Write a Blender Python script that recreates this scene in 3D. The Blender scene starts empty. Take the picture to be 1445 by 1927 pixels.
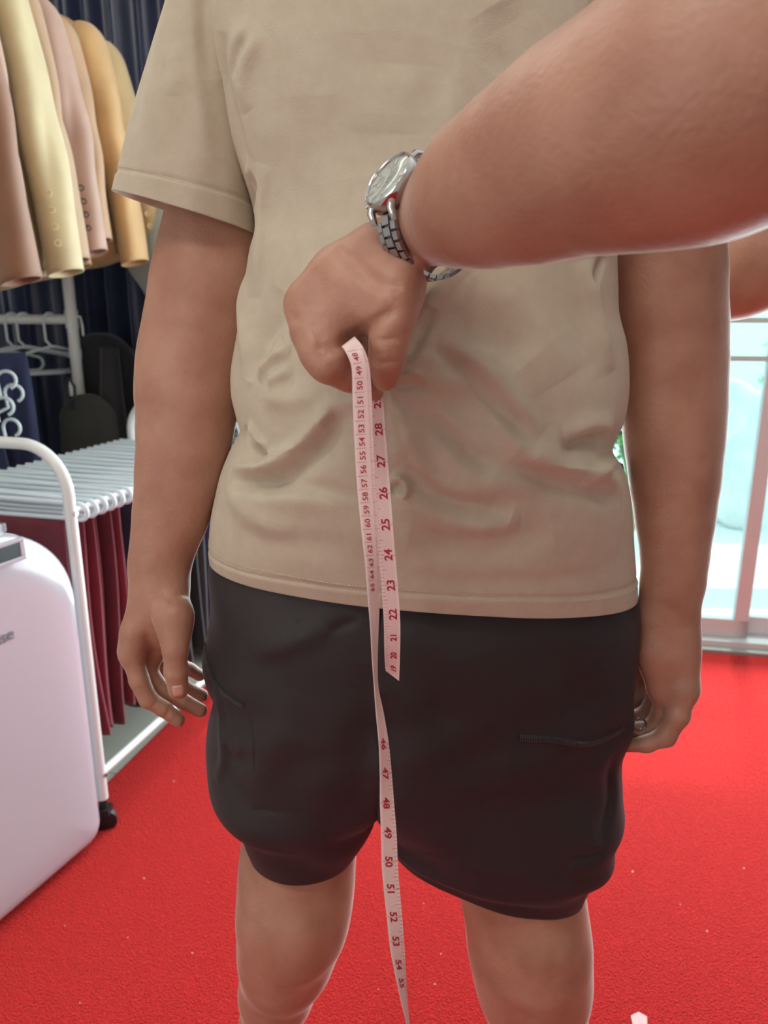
import bpy, bmesh, math, random
import numpy as np
from mathutils import Vector, Matrix
from mathutils.bvhtree import BVHTree

random.seed(7)
rng = np.random.default_rng(7)
scene = bpy.context.scene
COL = scene.collection

# ------------------------------------------------------------------ camera
PITCH = math.radians(15.0)
CAM_Z = 1.2
FPX = 1392.0
CX, CY = 722.5, 963.5
cam_data = bpy.data.cameras.new('camera')
cam_data.sensor_fit = 'VERTICAL'
cam_data.sensor_height = 36.0
cam_data.lens = FPX / 1927.0 * 36.0
cam_data.clip_start = 0.02
cam_data.dof.use_dof = True
cam_data.dof.focus_distance = 0.64
cam_data.dof.aperture_fstop = 8.0
cam = bpy.data.objects.new('camera', cam_data)
cam.location = (0, 0, CAM_Z)
cam.rotation_euler = (math.pi / 2 - PITCH, 0, 0)
COL.objects.link(cam)
scene.camera = cam

# ------------------------------------------------------------------ colour management
scene.view_settings.view_transform = 'Standard'
scene.view_settings.look = 'None'
scene.view_settings.gamma = 1.0
scene.view_settings.use_curve_mapping = False
scene.view_settings.exposure = 0.2

# ------------------------------------------------------------------ world: bright hazy sky
world = bpy.data.worlds.new('sky')
scene.world = world
world.use_nodes = True
wn = world.node_tree
wn.nodes.clear()
w_out = wn.nodes.new('ShaderNodeOutputWorld')
w_bg = wn.nodes.new('ShaderNodeBackground')
w_bg.inputs[0].default_value = (0.70, 0.93, 1.0, 1)
w_bg.inputs[1].default_value = 1.9
wn.links.new(w_bg.outputs[0], w_out.inputs[0])


def light(name, kind, loc, rot, energy, color=(1, 1, 1), size=1.0, size_y=None, angle=None):
    d = bpy.data.lights.new(name, kind)
    d.energy = energy
    d.color = color
    if kind == 'AREA':
        d.shape = 'RECTANGLE' if size_y else 'SQUARE'
        d.size = size
        if size_y:
            d.size_y = size_y
    if kind == 'SUN' and angle:
        d.angle = angle
    o = bpy.data.objects.new(name, d)
    o.location = loc
    o.rotation_euler = rot
    COL.objects.link(o)
    return o


DOOR_ROT = math.atan2(-0.19, 1.0)
# daylight entering through the sliding glass door
light('door_daylight', 'AREA', (0.90, 2.45, 1.15), (math.radians(-90), 0, DOOR_ROT), 80, (0.86, 0.96, 1.0), 2.4, 2.0)
light('sun', 'SUN', (2, 6, 5), (math.radians(-24), math.radians(10), 0), 2.2, (1.0, 0.97, 0.9), angle=math.radians(3))
# overhead fill lamps, added under unseen ceiling fittings
light('ceiling_fill_front', 'AREA', (-0.55, -0.25, 2.62), (0, 0, 0), 7.5, (1.0, 0.98, 0.86), 1.2, 0.3)
light('ceiling_fill_back', 'AREA', (-0.9, 1.5, 2.62), (0, 0, 0), 3.2, (1.0, 0.97, 0.88), 1.2, 0.3)
# added front fill lamp, left of and behind the camera, with no window
light('front_fill', 'AREA', (-1.95, -1.2, 1.45), (math.radians(90), 0, math.radians(-48)), 19, (0.93, 0.97, 1.0), 2.4, 1.6)

# ------------------------------------------------------------------ projection helpers
cP, sP = math.cos(PITCH), math.sin(PITCH)


def camray(px, py):
    u = (px - CX) / FPX
    v = -(py - CY) / FPX
    return Vector((u, cP + v * sP, -sP + v * cP))       # per unit of depth along the view axis


def PD(px, py, D):
    return Vector((0, 0, CAM_Z)) + camray(px, py) * D


def PY(px, py, Y):
    r = camray(px, py)
    return Vector((0, 0, CAM_Z)) + r * (Y / r.y)


def PZ(px, py, Z):
    r = camray(px, py)
    return Vector((0, 0, CAM_Z)) + r * ((Z - CAM_Z) / r.z)


def depth_of(p):
    return p[1] * cP + (CAM_Z - p[2]) * sP


def lin(c):
    return tuple(((x / 255.0) / 12.92 if x / 255.0 <= 0.04045 else ((x / 255.0 + 0.055) / 1.055) ** 2.4) for x in c)


# ------------------------------------------------------------------ materials
def mat(name, rgb, rough=0.6, metal=0.0, bump=0.0, bscale=200.0, var=0.0, vscale=8.0, sheen=0.0, spec=0.5,
        sss=0.0, coat=0.0, sss_col=None, detail=3.0, trans=0.0, stretch=None, sheen_col=None, rgb2=None):
    m = bpy.data.materials.new(name)
    m.use_nodes = True
    nt = m.node_tree
    b = nt.nodes['Principled BSDF']
    col = lin(rgb)
    b.inputs['Base Color'].default_value = (*col, 1)
    b.inputs['Roughness'].default_value = rough
    b.inputs['Metallic'].default_value = metal
    b.inputs['Specular IOR Level'].default_value = spec
    b.inputs['Sheen Weight'].default_value = sheen
    if sheen_col:
        b.inputs['Sheen Tint'].default_value = (*lin(sheen_col), 1)
    b.inputs['Coat Weight'].default_value = coat
    b.inputs['Coat Roughness'].default_value = 0.08
    b.inputs['Transmission Weight'].default_value = trans
    if sss > 0:
        b.inputs['Subsurface Weight'].default_value = sss
        b.inputs['Subsurface Radius'].default_value = (1.0, 0.35, 0.2)
        b.inputs['Subsurface Scale'].default_value = 0.008
    tc = nt.nodes.new('ShaderNodeTexCoord')
    src = tc.outputs['Object']
    if stretch:
        mp = nt.nodes.new('ShaderNodeMapping')
        mp.inputs['Scale'].default_value = stretch
        nt.links.new(src, mp.inputs[0])
        src = mp.outputs[0]
    if bump > 0:
        n = nt.nodes.new('ShaderNodeTexNoise')
        n.inputs['Scale'].default_value = bscale
        n.inputs['Detail'].default_value = detail
        bp = nt.nodes.new('ShaderNodeBump')
        bp.inputs['Strength'].default_value = bump
        bp.inputs['Distance'].default_value = 0.002
        nt.links.new(src, n.inputs['Vector'])
        nt.links.new(n.outputs['Fac'], bp.inputs['Height'])
        nt.links.new(bp.outputs[0], b.inputs['Normal'])
    if var > 0 or rgb2:
        n2 = nt.nodes.new('ShaderNodeTexNoise')
        n2.inputs['Scale'].default_value = vscale
        n2.inputs['Detail'].default_value = 4
        mx = nt.nodes.new('ShaderNodeMix')
        mx.data_type = 'RGBA'
        c2 = lin(rgb2) if rgb2 else tuple(c * (1 + var) for c in col)
        c1 = col if rgb2 else tuple(c * (1 - var) for c in col)
        mx.inputs[6].default_value = (*c1, 1)
        mx.inputs[7].default_value = (*c2, 1)
        rp = nt.nodes.new('ShaderNodeMapRange')
        rp.inputs[1].default_value = 0.35
        rp.inputs[2].default_value = 0.65
        nt.links.new(src, n2.inputs['Vector'])
        nt.links.new(n2.outputs['Fac'], rp.inputs[0])
        nt.links.new(rp.outputs[0], mx.inputs[0])
        nt.links.new(mx.outputs[2], b.inputs['Base Color'])
    return m


def emit_mat(name, rgb, strength):
    m = bpy.data.materials.new(name)
    m.use_nodes = True
    b = m.node_tree.nodes['Principled BSDF']
    b.inputs['Base Color'].default_value = (*lin(rgb), 1)
    b.inputs['Emission Color'].default_value = (*lin(rgb), 1)
    b.inputs['Emission Strength'].default_value = strength
    return m


# ------------------------------------------------------------------ object helpers
def tag(o, label=None, cat=None, group=None, kind=None):
    if label:
        o['label'] = label
    if cat:
        o['category'] = cat
    if group:
        o['group'] = group
    if kind:
        o['kind'] = kind
    return o


def empty(name, loc=(0, 0, 0), rotz=0.0):
    o = bpy.data.objects.new(name, None)
    o.empty_display_size = 0.05
    o.location = loc
    o.rotation_euler = (0, 0, rotz)
    COL.objects.link(o)
    return o


def attach(o, parent):
    """Parent a mesh that was modelled in world coordinates."""
    if parent is not None:
        o.parent = parent
        if parent.type == 'EMPTY':
            o.matrix_parent_inverse = Matrix.Translation(-Vector(parent.location))
    return o


def np_mesh(name, V, F, material, parent=None, smooth=True):
    """V (n,3) array, F (m,4) or list of faces. World coordinates unless the parent is at the origin."""
    me = bpy.data.meshes.new(name)
    V = np.asarray(V, dtype=np.float64)
    if isinstance(F, np.ndarray):
        nv, nf, k = len(V), len(F), F.shape[1]
        me.vertices.add(nv)
        me.vertices.foreach_set('co', V.ravel().astype(np.float32))
        me.loops.add(nf * k)
        me.loops.foreach_set('vertex_index', F.ravel().astype(np.int32))
        me.polygons.add(nf)
        me.polygons.foreach_set('loop_start', (np.arange(nf) * k).astype(np.int32))
        me.update(calc_edges=True)
        me.validate()
    else:
        me.from_pydata([tuple(v) for v in V], [], F)
        me.update()
    me.polygons.foreach_set('use_smooth', [smooth] * len(me.polygons))
    if material:
        me.materials.append(material)
    o = bpy.data.objects.new(name, me)
    COL.objects.link(o)
    attach(o, parent)
    return o


def bm_obj(name, bm, material, parent=None, smooth=False, bevel=0.0, seg=3):
    me = bpy.data.meshes.new(name)
    bmesh.ops.recalc_face_normals(bm, faces=bm.faces)
    bm.to_mesh(me)
    bm.free()
    me.polygons.foreach_set('use_smooth', [smooth] * len(me.polygons))
    if material:
        me.materials.append(material)
    o = bpy.data.objects.new(name, me)
    COL.objects.link(o)
    if parent is not None:
        o.parent = parent
    if bevel > 0:
        md = o.modifiers.new('bevel', 'BEVEL')
        md.width = bevel
        md.segments = seg
        md.limit_method = 'ANGLE'
        me.polygons.foreach_set('use_smooth', [True] * len(me.polygons))
        o.modifiers.new('wn', 'WEIGHTED_NORMAL')
    return o


def add_box(bm, x0, x1, y0, y1, z0, z1, M=None):
    vs = [bm.verts.new((x, y, z)) for x in (x0, x1) for y in (y0, y1) for z in (z0, z1)]
    for f in ((0, 1, 3, 2), (4, 6, 7, 5), (0, 4, 5, 1), (2, 3, 7, 6), (0, 2, 6, 4), (1, 5, 7, 3)):
        bm.faces.new([vs[i] for i in f])
    if M is not None:
        bmesh.ops.transform(bm, matrix=M, verts=vs)
    return vs


def tube_data(pts, r, n=10, caps=True):
    """Tube along points; r a number or one per point."""
    pts = [Vector(p) for p in pts]
    rs = [r] * len(pts) if not hasattr(r, '__len__') else list(r)
    V, F = [], []
    t0 = (pts[1] - pts[0]).normalized()
    up = Vector((0, 0, 1)) if abs(t0.z) < 0.9 else Vector((1, 0, 0))
    nrm = t0.cross(up).normalized()
    for i, p in enumerate(pts):
        if i == 0:
            t = pts[1] - pts[0]
        elif i == len(pts) - 1:
            t = pts[-1] - pts[-2]
        else:
            t = (pts[i + 1] - pts[i]).normalized() + (pts[i] - pts[i - 1]).normalized()
        t.normalize()
        nrm = (nrm - t * nrm.dot(t)).normalized()
        b = t.cross(nrm)
        for k in range(n):
            a = 2 * math.pi * k / n
            V.append(p + (nrm * math.cos(a) + b * math.sin(a)) * rs[i])
    for i in range(len(pts) - 1):
        for k in range(n):
            F.append((i * n + k, i * n + (k + 1) % n, (i + 1) * n + (k + 1) % n, (i + 1) * n + k))
    if caps:
        F.append(tuple(range(n - 1, -1, -1)))
        F.append(tuple((len(pts) - 1) * n + k for k in range(n)))
    return V, F


class MB:
    """Collects shapes and links them as one mesh object."""

    def __init__(self):
        self.V, self.F = [], []

    def add(self, V, F):
        o = len(self.V)
        self.V += [tuple(v) for v in V]
        self.F += [tuple(i + o for i in f) for f in F]
        return self

    def tube(self, pts, r, n=10):
        return self.add(*tube_data(pts, r, n))

    def box(self, x0, x1, y0, y1, z0, z1, M=None):
        vs = [Vector((x, y, z)) for x in (x0, x1) for y in (y0, y1) for z in (z0, z1)]
        if M is not None:
            vs = [M @ v for v in vs]
        return self.add(vs, ((0, 1, 3, 2), (4, 6, 7, 5), (0, 4, 5, 1), (2, 3, 7, 6), (0, 2, 6, 4), (1, 5, 7, 3)))

    def disc_stack(self, rings, n=32, M=None):
        """rings: list of (radius, height) about local z, closed at both ends."""
        V, F = [], []
        for r, z in rings:
            for k in range(n):
                a = 2 * math.pi * k / n
                v = Vector((r * math.cos(a), r * math.sin(a), z))
                V.append(M @ v if M is not None else v)
        for i in range(len(rings) - 1):
            for k in range(n):
                F.append((i * n + k, i * n + (k + 1) % n, (i + 1) * n + (k + 1) % n, (i + 1) * n + k))
        F.append(tuple(range(n - 1, -1, -1)))
        F.append(tuple((len(rings) - 1) * n + k for k in range(n)))
        return self.add(V, F)

    def build(self, name, material, parent=None, smooth=True, bevel=0.0):
        me = bpy.data.meshes.new(name)
        me.from_pydata(self.V, [], self.F)
        me.update()
        bm = bmesh.new()
        bm.from_mesh(me)
        bmesh.ops.recalc_face_normals(bm, faces=bm.faces)
        bm.to_mesh(me)
        bm.free()
        me.polygons.foreach_set('use_smooth', [smooth] * len(me.polygons))
        me.materials.append(material)
        if smooth:
            try:
                me.set_sharp_from_angle(angle=math.radians(50))
            except Exception:
                pass
        o = bpy.data.objects.new(name, me)
        COL.objects.link(o)
        if parent is not None:
            o.parent = parent
        if bevel > 0:
            md = o.modifiers.new('bevel', 'BEVEL')
            md.width = bevel
            md.segments = 3
            md.limit_method = 'ANGLE'
        return o


def rel(parent, pts):
    L = Vector(parent.location)
    return [Vector(p) - L for p in pts]


def arc(c, u, v, r, a0, a1, n=8):
    c, u, v = Vector(c), Vector(u), Vector(v)
    return [c + u * (r * math.cos(a0 + (a1 - a0) * i / n)) + v * (r * math.sin(a0 + (a1 - a0) * i / n)) for i in range(n + 1)]


def text_mesh(body, size, bold=0.0):
    """Flat text outline turned into vertices and faces, centred, text along +x, height along +y."""
    cu = bpy.data.curves.new('lettering', 'FONT')
    cu.body = body
    cu.size = size
    cu.align_x = 'CENTER'
    cu.align_y = 'CENTER'
    cu.offset = bold
    cu.resolution_u = 3
    o = bpy.data.objects.new('lettering', cu)
    COL.objects.link(o)
    dg = bpy.context.evaluated_depsgraph_get()
    me = o.evaluated_get(dg).to_mesh()
    V = [v.co.copy() for v in me.vertices]
    F = [tuple(p.vertices) for p in me.polygons]
    o.evaluated_get(dg).to_mesh_clear()
    bpy.data.objects.remove(o)
    bpy.data.curves.remove(cu)
    return V, F


def catmull(P, n):
    """Resample control rows P (k,m) to n rows with Catmull-Rom."""
    P = np.asarray(P, float)
    k = len(P)
    seg = np.linalg.norm(np.diff(P[:, :3], axis=0), axis=1) + 1e-6
    s = np.concatenate([[0], np.cumsum(seg)])
    t = np.linspace(0, s[-1], n)
    out = np.zeros((n, P.shape[1]))
    # monotone-ish cubic hermite with finite-difference tangents
    m = np.zeros_like(P)
    m[1:-1] = (P[2:] - P[:-2]) / (s[2:] - s[:-2])[:, None]
    m[0] = (P[1] - P[0]) / seg[0]
    m[-1] = (P[-1] - P[-2]) / seg[-1]
    i = np.clip(np.searchsorted(s, t, side='right') - 1, 0, k - 2)
    h = (s[i + 1] - s[i])
    u = ((t - s[i]) / h)[:, None]
    h = h[:, None]
    out = (2 * u**3 - 3 * u**2 + 1) * P[i] + (u**3 - 2 * u**2 + u) * h * m[i] + (-2 * u**3 + 3 * u**2) * P[i + 1] + (u**3 - u**2) * h * m[i + 1]
    return out


def grid_faces(nr, nc, closed=True):
    r = np.arange(nr - 1)[:, None]
    c = np.arange(nc if closed else nc - 1)[None, :]
    c2 = (c + 1) % nc
    return np.stack([r * nc + c, r * nc + c2, (r + 1) * nc + c2, (r + 1) * nc + c], -1).reshape(-1, 4)


def grid_normals(G, closed=True):
    if closed:
        du = np.roll(G, -1, 1) - np.roll(G, 1, 1)
    else:
        du = np.gradient(G, axis=1)
    dv = np.gradient(G, axis=0)
    n = np.cross(du, dv)
    n /= (np.linalg.norm(n, axis=2, keepdims=True) + 1e-12)
    return n


# ------------------------------------------------------------------ implicit surfaces (bodies as one skin)
def smin(a, b, k):
    h = np.clip(0.5 + 0.5 * (b - a) / k, 0, 1)
    return b + (a - b) * h - k * h * (1 - h)


class Flesh:
    def __init__(self):
        self.pr, self.gk, self.gr = [], {}, []

    def cone(self, a, b, ra, rb, g=0, k=0.012, n=None, s=1.0):
        a, b = np.array(a, float), np.array(b, float)
        nn = None if n is None else np.array(n, float) / np.linalg.norm(n)
        self.pr.append((a, b, ra, rb, g, k, nn, s, (a + b) / 2, np.linalg.norm(b - a) / 2 + max(ra, rb) * max(1, s) + k))
        return self

    def chain(self, pts, g=0, k=0.012, n=None, s=1.0):
        """pts: list of (Vector, r)"""
        for (a, ra), (b, rb) in zip(pts[:-1], pts[1:]):
            self.cone(a, b, ra, rb, g, k, n, s)
        return self

    def finger(self, g, pts, kk=0.006, k=0.003):
        self.gk[g] = kk
        return self.chain(pts, g, k)

    def groove(self, pts, w, depth):
        P = [np.array(p, float) for p in pts]
        for a, b in zip(P[:-1], P[1:]):
            self.gr.append((a, b, w, depth, (a + b) / 2, np.linalg.norm(b - a) / 2 + 3 * w))
        return self

    def ev(self, P, c, R):
        D = {}
        for (a, b, ra, rb, g, k, n, s, pc, pR) in self.pr:
            if np.linalg.norm(pc - c) - pR > R + 0.03:
                continue
            pa = P - a
            ab = b - a
            L2 = ab @ ab
            t = np.clip((pa @ ab) / L2, 0, 1) if L2 > 1e-12 else np.zeros(len(P))
            q = pa - t[:, None] * ab
            if n is not None:
                qn = q @ n
                q = q + np.outer(qn * (1 / s - 1), n)
            d = np.sqrt((q * q).sum(1)) - (ra + t * (rb - ra))
            if g in D:
                D[g] = smin(D[g], d, k)
            else:
                D[g] = d
        if not D:
            return np.full(len(P), 9.0)
        base = D.get(0)
        out = base if base is not None else np.full(len(P), 9.0)
        for g in sorted(D):
            if g == 0:
                continue
            f = D[g]
            if base is not None:
                f = smin(base, f, self.gk.get(g, 0.006))
            out = np.minimum(out, f)
        for (a, b, w, dep, gc, gR) in self.gr:
            if np.linalg.norm(gc - c) - gR > R:
                continue
            pa = P - a
            ab = b - a
            t = np.clip((pa @ ab) / (ab @ ab + 1e-12), 0, 1)
            q = pa - t[:, None] * ab
            out = out + dep * np.exp(-(q * q).sum(1) / (w * w)) / 1.0
        return out

    def mesh(self, name, h, material, parent=None, smooth_it=2, extra=None):
        lo = np.min([np.minimum(p[0], p[1]) - max(p[2], p[3]) * 1.3 for p in self.pr], axis=0) - 0.01
        hi = np.max([np.maximum(p[0], p[1]) + max(p[2], p[3]) * 1.3 for p in self.pr], axis=0) + 0.01
        B = 8
        H = h * B
        nb = np.ceil((hi - lo) / H).astype(int)
        loc = np.stack(np.meshgrid(*[np.arange(B + 1)] * 3, indexing='ij'), -1).reshape(-1, 3)
        S = 6
        thr = H * 1.45
        cells, poss, quads, flips = [], [], [], []
        corner = np.array([[i, j, k] for i in (0, 1) for j in (0, 1) for k in (0, 1)])
        edges = [(a, b) for a in range(8) for b in range(a + 1, 8) if np.abs(corner[a] - corner[b]).sum() == 1]
        for sx in range(0, nb[0], S):
            for sy in range(0, nb[1], S):
                for sz in range(0, nb[2], S):
                    s0 = np.array([sx, sy, sz])
                    c = lo + (s0 + S / 2) * H
                    R = S * H * 0.87 + H
                    if not any(np.linalg.norm(p[8] - c) - p[9] < R for p in self.pr):
                        continue
                    bi = np.stack(np.meshgrid(*[np.arange(s0[d], min(s0[d] + S, nb[d])) for d in range(3)], indexing='ij'), -1).reshape(-1, 3)
                    d = self.ev(lo + (bi + 0.5) * H, c, R)
                    bi = bi[np.abs(d) < thr]
                    if len(bi) == 0:
                        continue
                    gi = bi[:, None, :] * B + loc[None]
                    P = lo + gi.reshape(-1, 3) * h
                    v = self.ev(P, c, R)
                    if extra is not None:
                        v = v + extra(P)
                    v = v.reshape(-1, B + 1, B + 1, B + 1)
                    ins = v < 0
                    cnt = sum(ins[:, i:i + B, j:j + B, k:k + B].astype(int) for i in (0, 1) for j in (0, 1) for k in (0, 1))
                    m = np.argwhere((cnt > 0) & (cnt < 8))
                    if len(m) == 0:
                        continue
                    cv = np.stack([v[m[:, 0], m[:, 1] + o[0], m[:, 2] + o[1], m[:, 3] + o[2]] for o in corner], 1)
                    acc = np.zeros((len(m), 3))
                    num = np.zeros(len(m))
                    for a, b in edges:
                        x = (cv[:, a] < 0) != (cv[:, b] < 0)
                        t = np.where(x, cv[:, a] / np.where(x, cv[:, a] - cv[:, b], 1), 0)
                        acc += np.where(x[:, None], corner[a] + t[:, None] * (corner[b] - corner[a]), 0)
                        num += x
                    g = bi[m[:, 0]] * B + m[:, 1:]
                    cells.append(g)
                    poss.append(lo + (g + acc / num[:, None]) * h)
                    for ax in range(3):
                        sl = [slice(0, B)] * 3
                        s2 = list(sl)
                        s2[ax] = slice(1, B + 1)
                        A = ins[(slice(None), *sl)]
                        Bq = ins[(slice(None), *s2)]
                        e = np.argwhere(A != Bq)
                        if len(e) == 0:
                            continue
                        fl = A[tuple(e.T)]
                        ge = bi[e[:, 0]] * B + e[:, 1:]
                        u = np.zeros(3, int)
                        w = np.zeros(3, int)
                        u[(ax + 1) % 3] = 1
                        w[(ax + 2) % 3] = 1
                        quads.append(np.stack([ge - u - w, ge - w, ge, ge - u], 1))
                        flips.append(fl)
        cells = np.concatenate(cells)
        poss = np.concatenate(poss)
        quads = np.concatenate(quads)
        flips = np.concatenate(flips)
        N = nb * B + 4

        def key(c):
            c = c + 1
            return (c[..., 0].astype(np.int64) * N[1] + c[..., 1]) * N[2] + c[..., 2]
        kc = key(cells)
        order = np.argsort(kc)
        kc = kc[order]
        poss = poss[order]
        kq = key(quads)
        ix = np.clip(np.searchsorted(kc, kq), 0, len(kc) - 1)
        ok = (kc[ix] == kq).all(1)
        ix = ix[ok]
        fl = flips[ok]
        F = np.where(fl[:, None], ix, ix[:, ::-1])
        for _ in range(smooth_it):
            acc = np.zeros_like(poss)
            cn = np.zeros(len(poss))
            for a in range(4):
                i0, i1 = F[:, a], F[:, (a + 1) % 4]
                for d in range(3):
                    acc[:, d] += np.bincount(i0, poss[i1, d], len(poss))
                cn += np.bincount(i0, minlength=len(poss))
            poss = np.where(cn[:, None] > 0, poss * 0.4 + 0.6 * acc / np.maximum(cn, 1)[:, None], poss)
        return np_mesh(name, poss, F, material, parent)


# ------------------------------------------------------------------ folds pressed into cloth
def fold_field(X, folds, cast):
    """X (n,3) points of the cloth; folds: (pixel polyline or 3D polyline, amplitude, width side A, width side B)."""
    out = np.zeros(len(X))
    for f in folds:
        pts, amp, w1 = f[0], f[1], f[2]
        w2 = f[3] if len(f) > 3 else w1
        P = []
        for q in pts:
            h = cast(q[0], q[1]) if len(q) == 2 else Vector(q)
            if h is not None:
                P.append(np.array(h))
        if len(P) < 2:
            continue
        P = catmull(np.array(P), 14)
        L = np.concatenate([[0], np.cumsum(np.linalg.norm(np.diff(P, axis=0), axis=1))])
        W = max(w1, w2) * 3
        lo, hi = P.min(0) - W, P.max(0) + W
        m = ((X > lo) & (X < hi)).all(1)
        if not m.any():
            continue
        Q = X[m]
        best = np.full(len(Q), 1e9)
        sd = np.zeros(len(Q))
        tt = np.zeros(len(Q))
        for i in range(len(P) - 1):
            a, ab = P[i], P[i + 1] - P[i]
            t = np.clip(((Q - a) @ ab) / (ab @ ab + 1e-12), 0, 1)
            r = Q - a - t[:, None] * ab
            d = np.sqrt((r * r).sum(1))
            cr = ab[0] * r[:, 2] - ab[2] * r[:, 0]
            u = d < best
            best[u] = d[u]
            sd[u] = np.sign(cr[u])
            tt[u] = (L[i] + t[u] * (L[i + 1] - L[i])) / L[-1]
        w = np.where(sd > 0, w1, w2)
        taper = np.clip(np.sin(np.pi * np.clip(tt, 0, 1)) * 1.3, 0, 1) ** 0.8 if not (len(f) > 4 and f[4] == 's') else np.clip((1 - tt) * 1.6, 0, 1)
        v = amp * np.exp(-(best / w) ** 2) * taper
        out[m] += v
    return out

# ================================================================== THE SETTING
def wall_y(x):
    return 2.745 - 0.19 * x


M_WALL = mat('wall_paint', (214, 210, 200), 0.85, bump=0.1, bscale=60)
M_CEIL = mat('ceiling_paint', (222, 220, 212), 0.9)
M_FRAME = mat('white_aluminium', (205, 205, 208), 0.35, spec=0.5)
M_BAR = mat('grey_bar', (190, 205, 200), 0.5)

# floor: grey-green tiles
M_TILE = mat('floor_tile', (150, 152, 142), 0.35, var=0.05, vscale=3)
nt = M_TILE.node_tree
bk = nt.nodes.new('ShaderNodeTexBrick')
bk.offset = 0
bk.inputs['Scale'].default_value = 1.0
bk.inputs['Brick Width'].default_value = 0.6
bk.inputs['Row Height'].default_value = 0.6
bk.inputs['Mortar Size'].default_value = 0.0025
bk.inputs['Color1'].default_value = (*lin((186, 188, 176)), 1)
bk.inputs['Color2'].default_value = (*lin((180, 182, 171)), 1)
bk.inputs['Mortar'].default_value = (*lin((130, 130, 122)), 1)
tc = nt.nodes.new('ShaderNodeTexCoord')
mp = nt.nodes.new('ShaderNodeMapping')
mp.inputs['Rotation'].default_value = (0, 0, math.radians(14))
mp.inputs['Location'].default_value = (0.2, 0.28, 0)
nt.links.new(tc.outputs['Object'], mp.inputs[0])
nt.links.new(mp.outputs[0], bk.inputs['Vector'])
nt.links.new(bk.outputs['Color'], nt.nodes['Principled BSDF'].inputs['Base Color'])

XL, XR, YB, ZC = -2.3, 2.3, -2.5, 2.7


def prism(bm, pts, z0, z1):
    b = [bm.verts.new((p[0], p[1], z0)) for p in pts]
    t = [bm.verts.new((p[0], p[1], z1)) for p in pts]
    n = len(pts)
    bm.faces.new(b[::-1])
    bm.faces.new(t)
    for i in range(n):
        bm.faces.new((b[i], b[(i + 1) % n], t[(i + 1) % n], t[i]))


foot = [(XL, YB), (XR, YB), (XR, wall_y(XR)), (XL, wall_y(XL))]
bm = bmesh.new(); prism(bm, foot, -0.1, 0.0)
tag(bm_obj('floor', bm, M_TILE), kind='structure')
bm = bmesh.new(); prism(bm, foot, ZC, ZC + 0.1)
tag(bm_obj('ceiling', bm, M_CEIL), kind='structure')
bm = bmesh.new(); add_box(bm, XL - 0.1, XL, YB, wall_y(XL), 0, ZC)
tag(bm_obj('wall_left', bm, M_WALL), kind='structure')
bm = bmesh.new(); add_box(bm, XR, XR + 0.1, YB, wall_y(XR), 0, ZC)
tag(bm_obj('wall_right', bm, M_WALL), kind='structure')
bm = bmesh.new(); add_box(bm, XL - 0.1, XR + 0.1, YB - 0.1, YB, 0, ZC)
tag(bm_obj('wall_front', bm, M_WALL), kind='structure')

# back wall: solid left of the door, lintel over it; local frame along the wall
WD = Vector((1, -0.19, 0)).normalized()
WN = Vector((WD.y, -WD.x, 0))      # points into the room (-Y side)


def WP(s, d, z):
    """s along the wall from x=0, d into the room, z up"""
    return Vector((0, 2.745, 0)) + WD * s + WN * d + Vector((0, 0, z))


def wall_box(mb, s0, s1, d0, d1, z0, z1):
    M = Matrix((( WD.x, WN.x, 0, 0), (WD.y, WN.y, 0, 2.745), (0, 0, 1, 0), (0, 0, 0, 1)))
    return mb.box(s0, s1, d0, d1, z0, z1, M)


DS0, DS1, DZ = -0.36, 2.2, 2.15      # door opening
m = MB()
wall_box(m, -2.45, DS0, -0.12, 0, 0, ZC)
wall_box(m, DS0, 2.45, -0.12, 0, DZ, ZC)
wall_box(m, DS1, 2.45, -0.12, 0, 0, DZ)
tag(m.build('wall_back', M_WALL, smooth=False), kind='structure')

# sliding glass door
M_GLASS = bpy.data.materials.new('door_glass')
M_GLASS.use_nodes = True
nt = M_GLASS.node_tree
nt.nodes.clear()
o_ = nt.nodes.new('ShaderNodeOutputMaterial')
tr = nt.nodes.new('ShaderNodeBsdfTransparent')
tr.inputs[0].default_value = (0.86, 0.97, 0.96, 1)
gl = nt.nodes.new('ShaderNodeBsdfGlossy')
gl.inputs['Roughness'].default_value = 0.03
mxs = nt.nodes.new('ShaderNodeMixShader')
mxs.inputs[0].default_value = 0.06
nt.links.new(tr.outputs[0], mxs.inputs[1])
nt.links.new(gl.outputs[0], mxs.inputs[2])
nt.links.new(mxs.outputs[0], o_.inputs[0])

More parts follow.
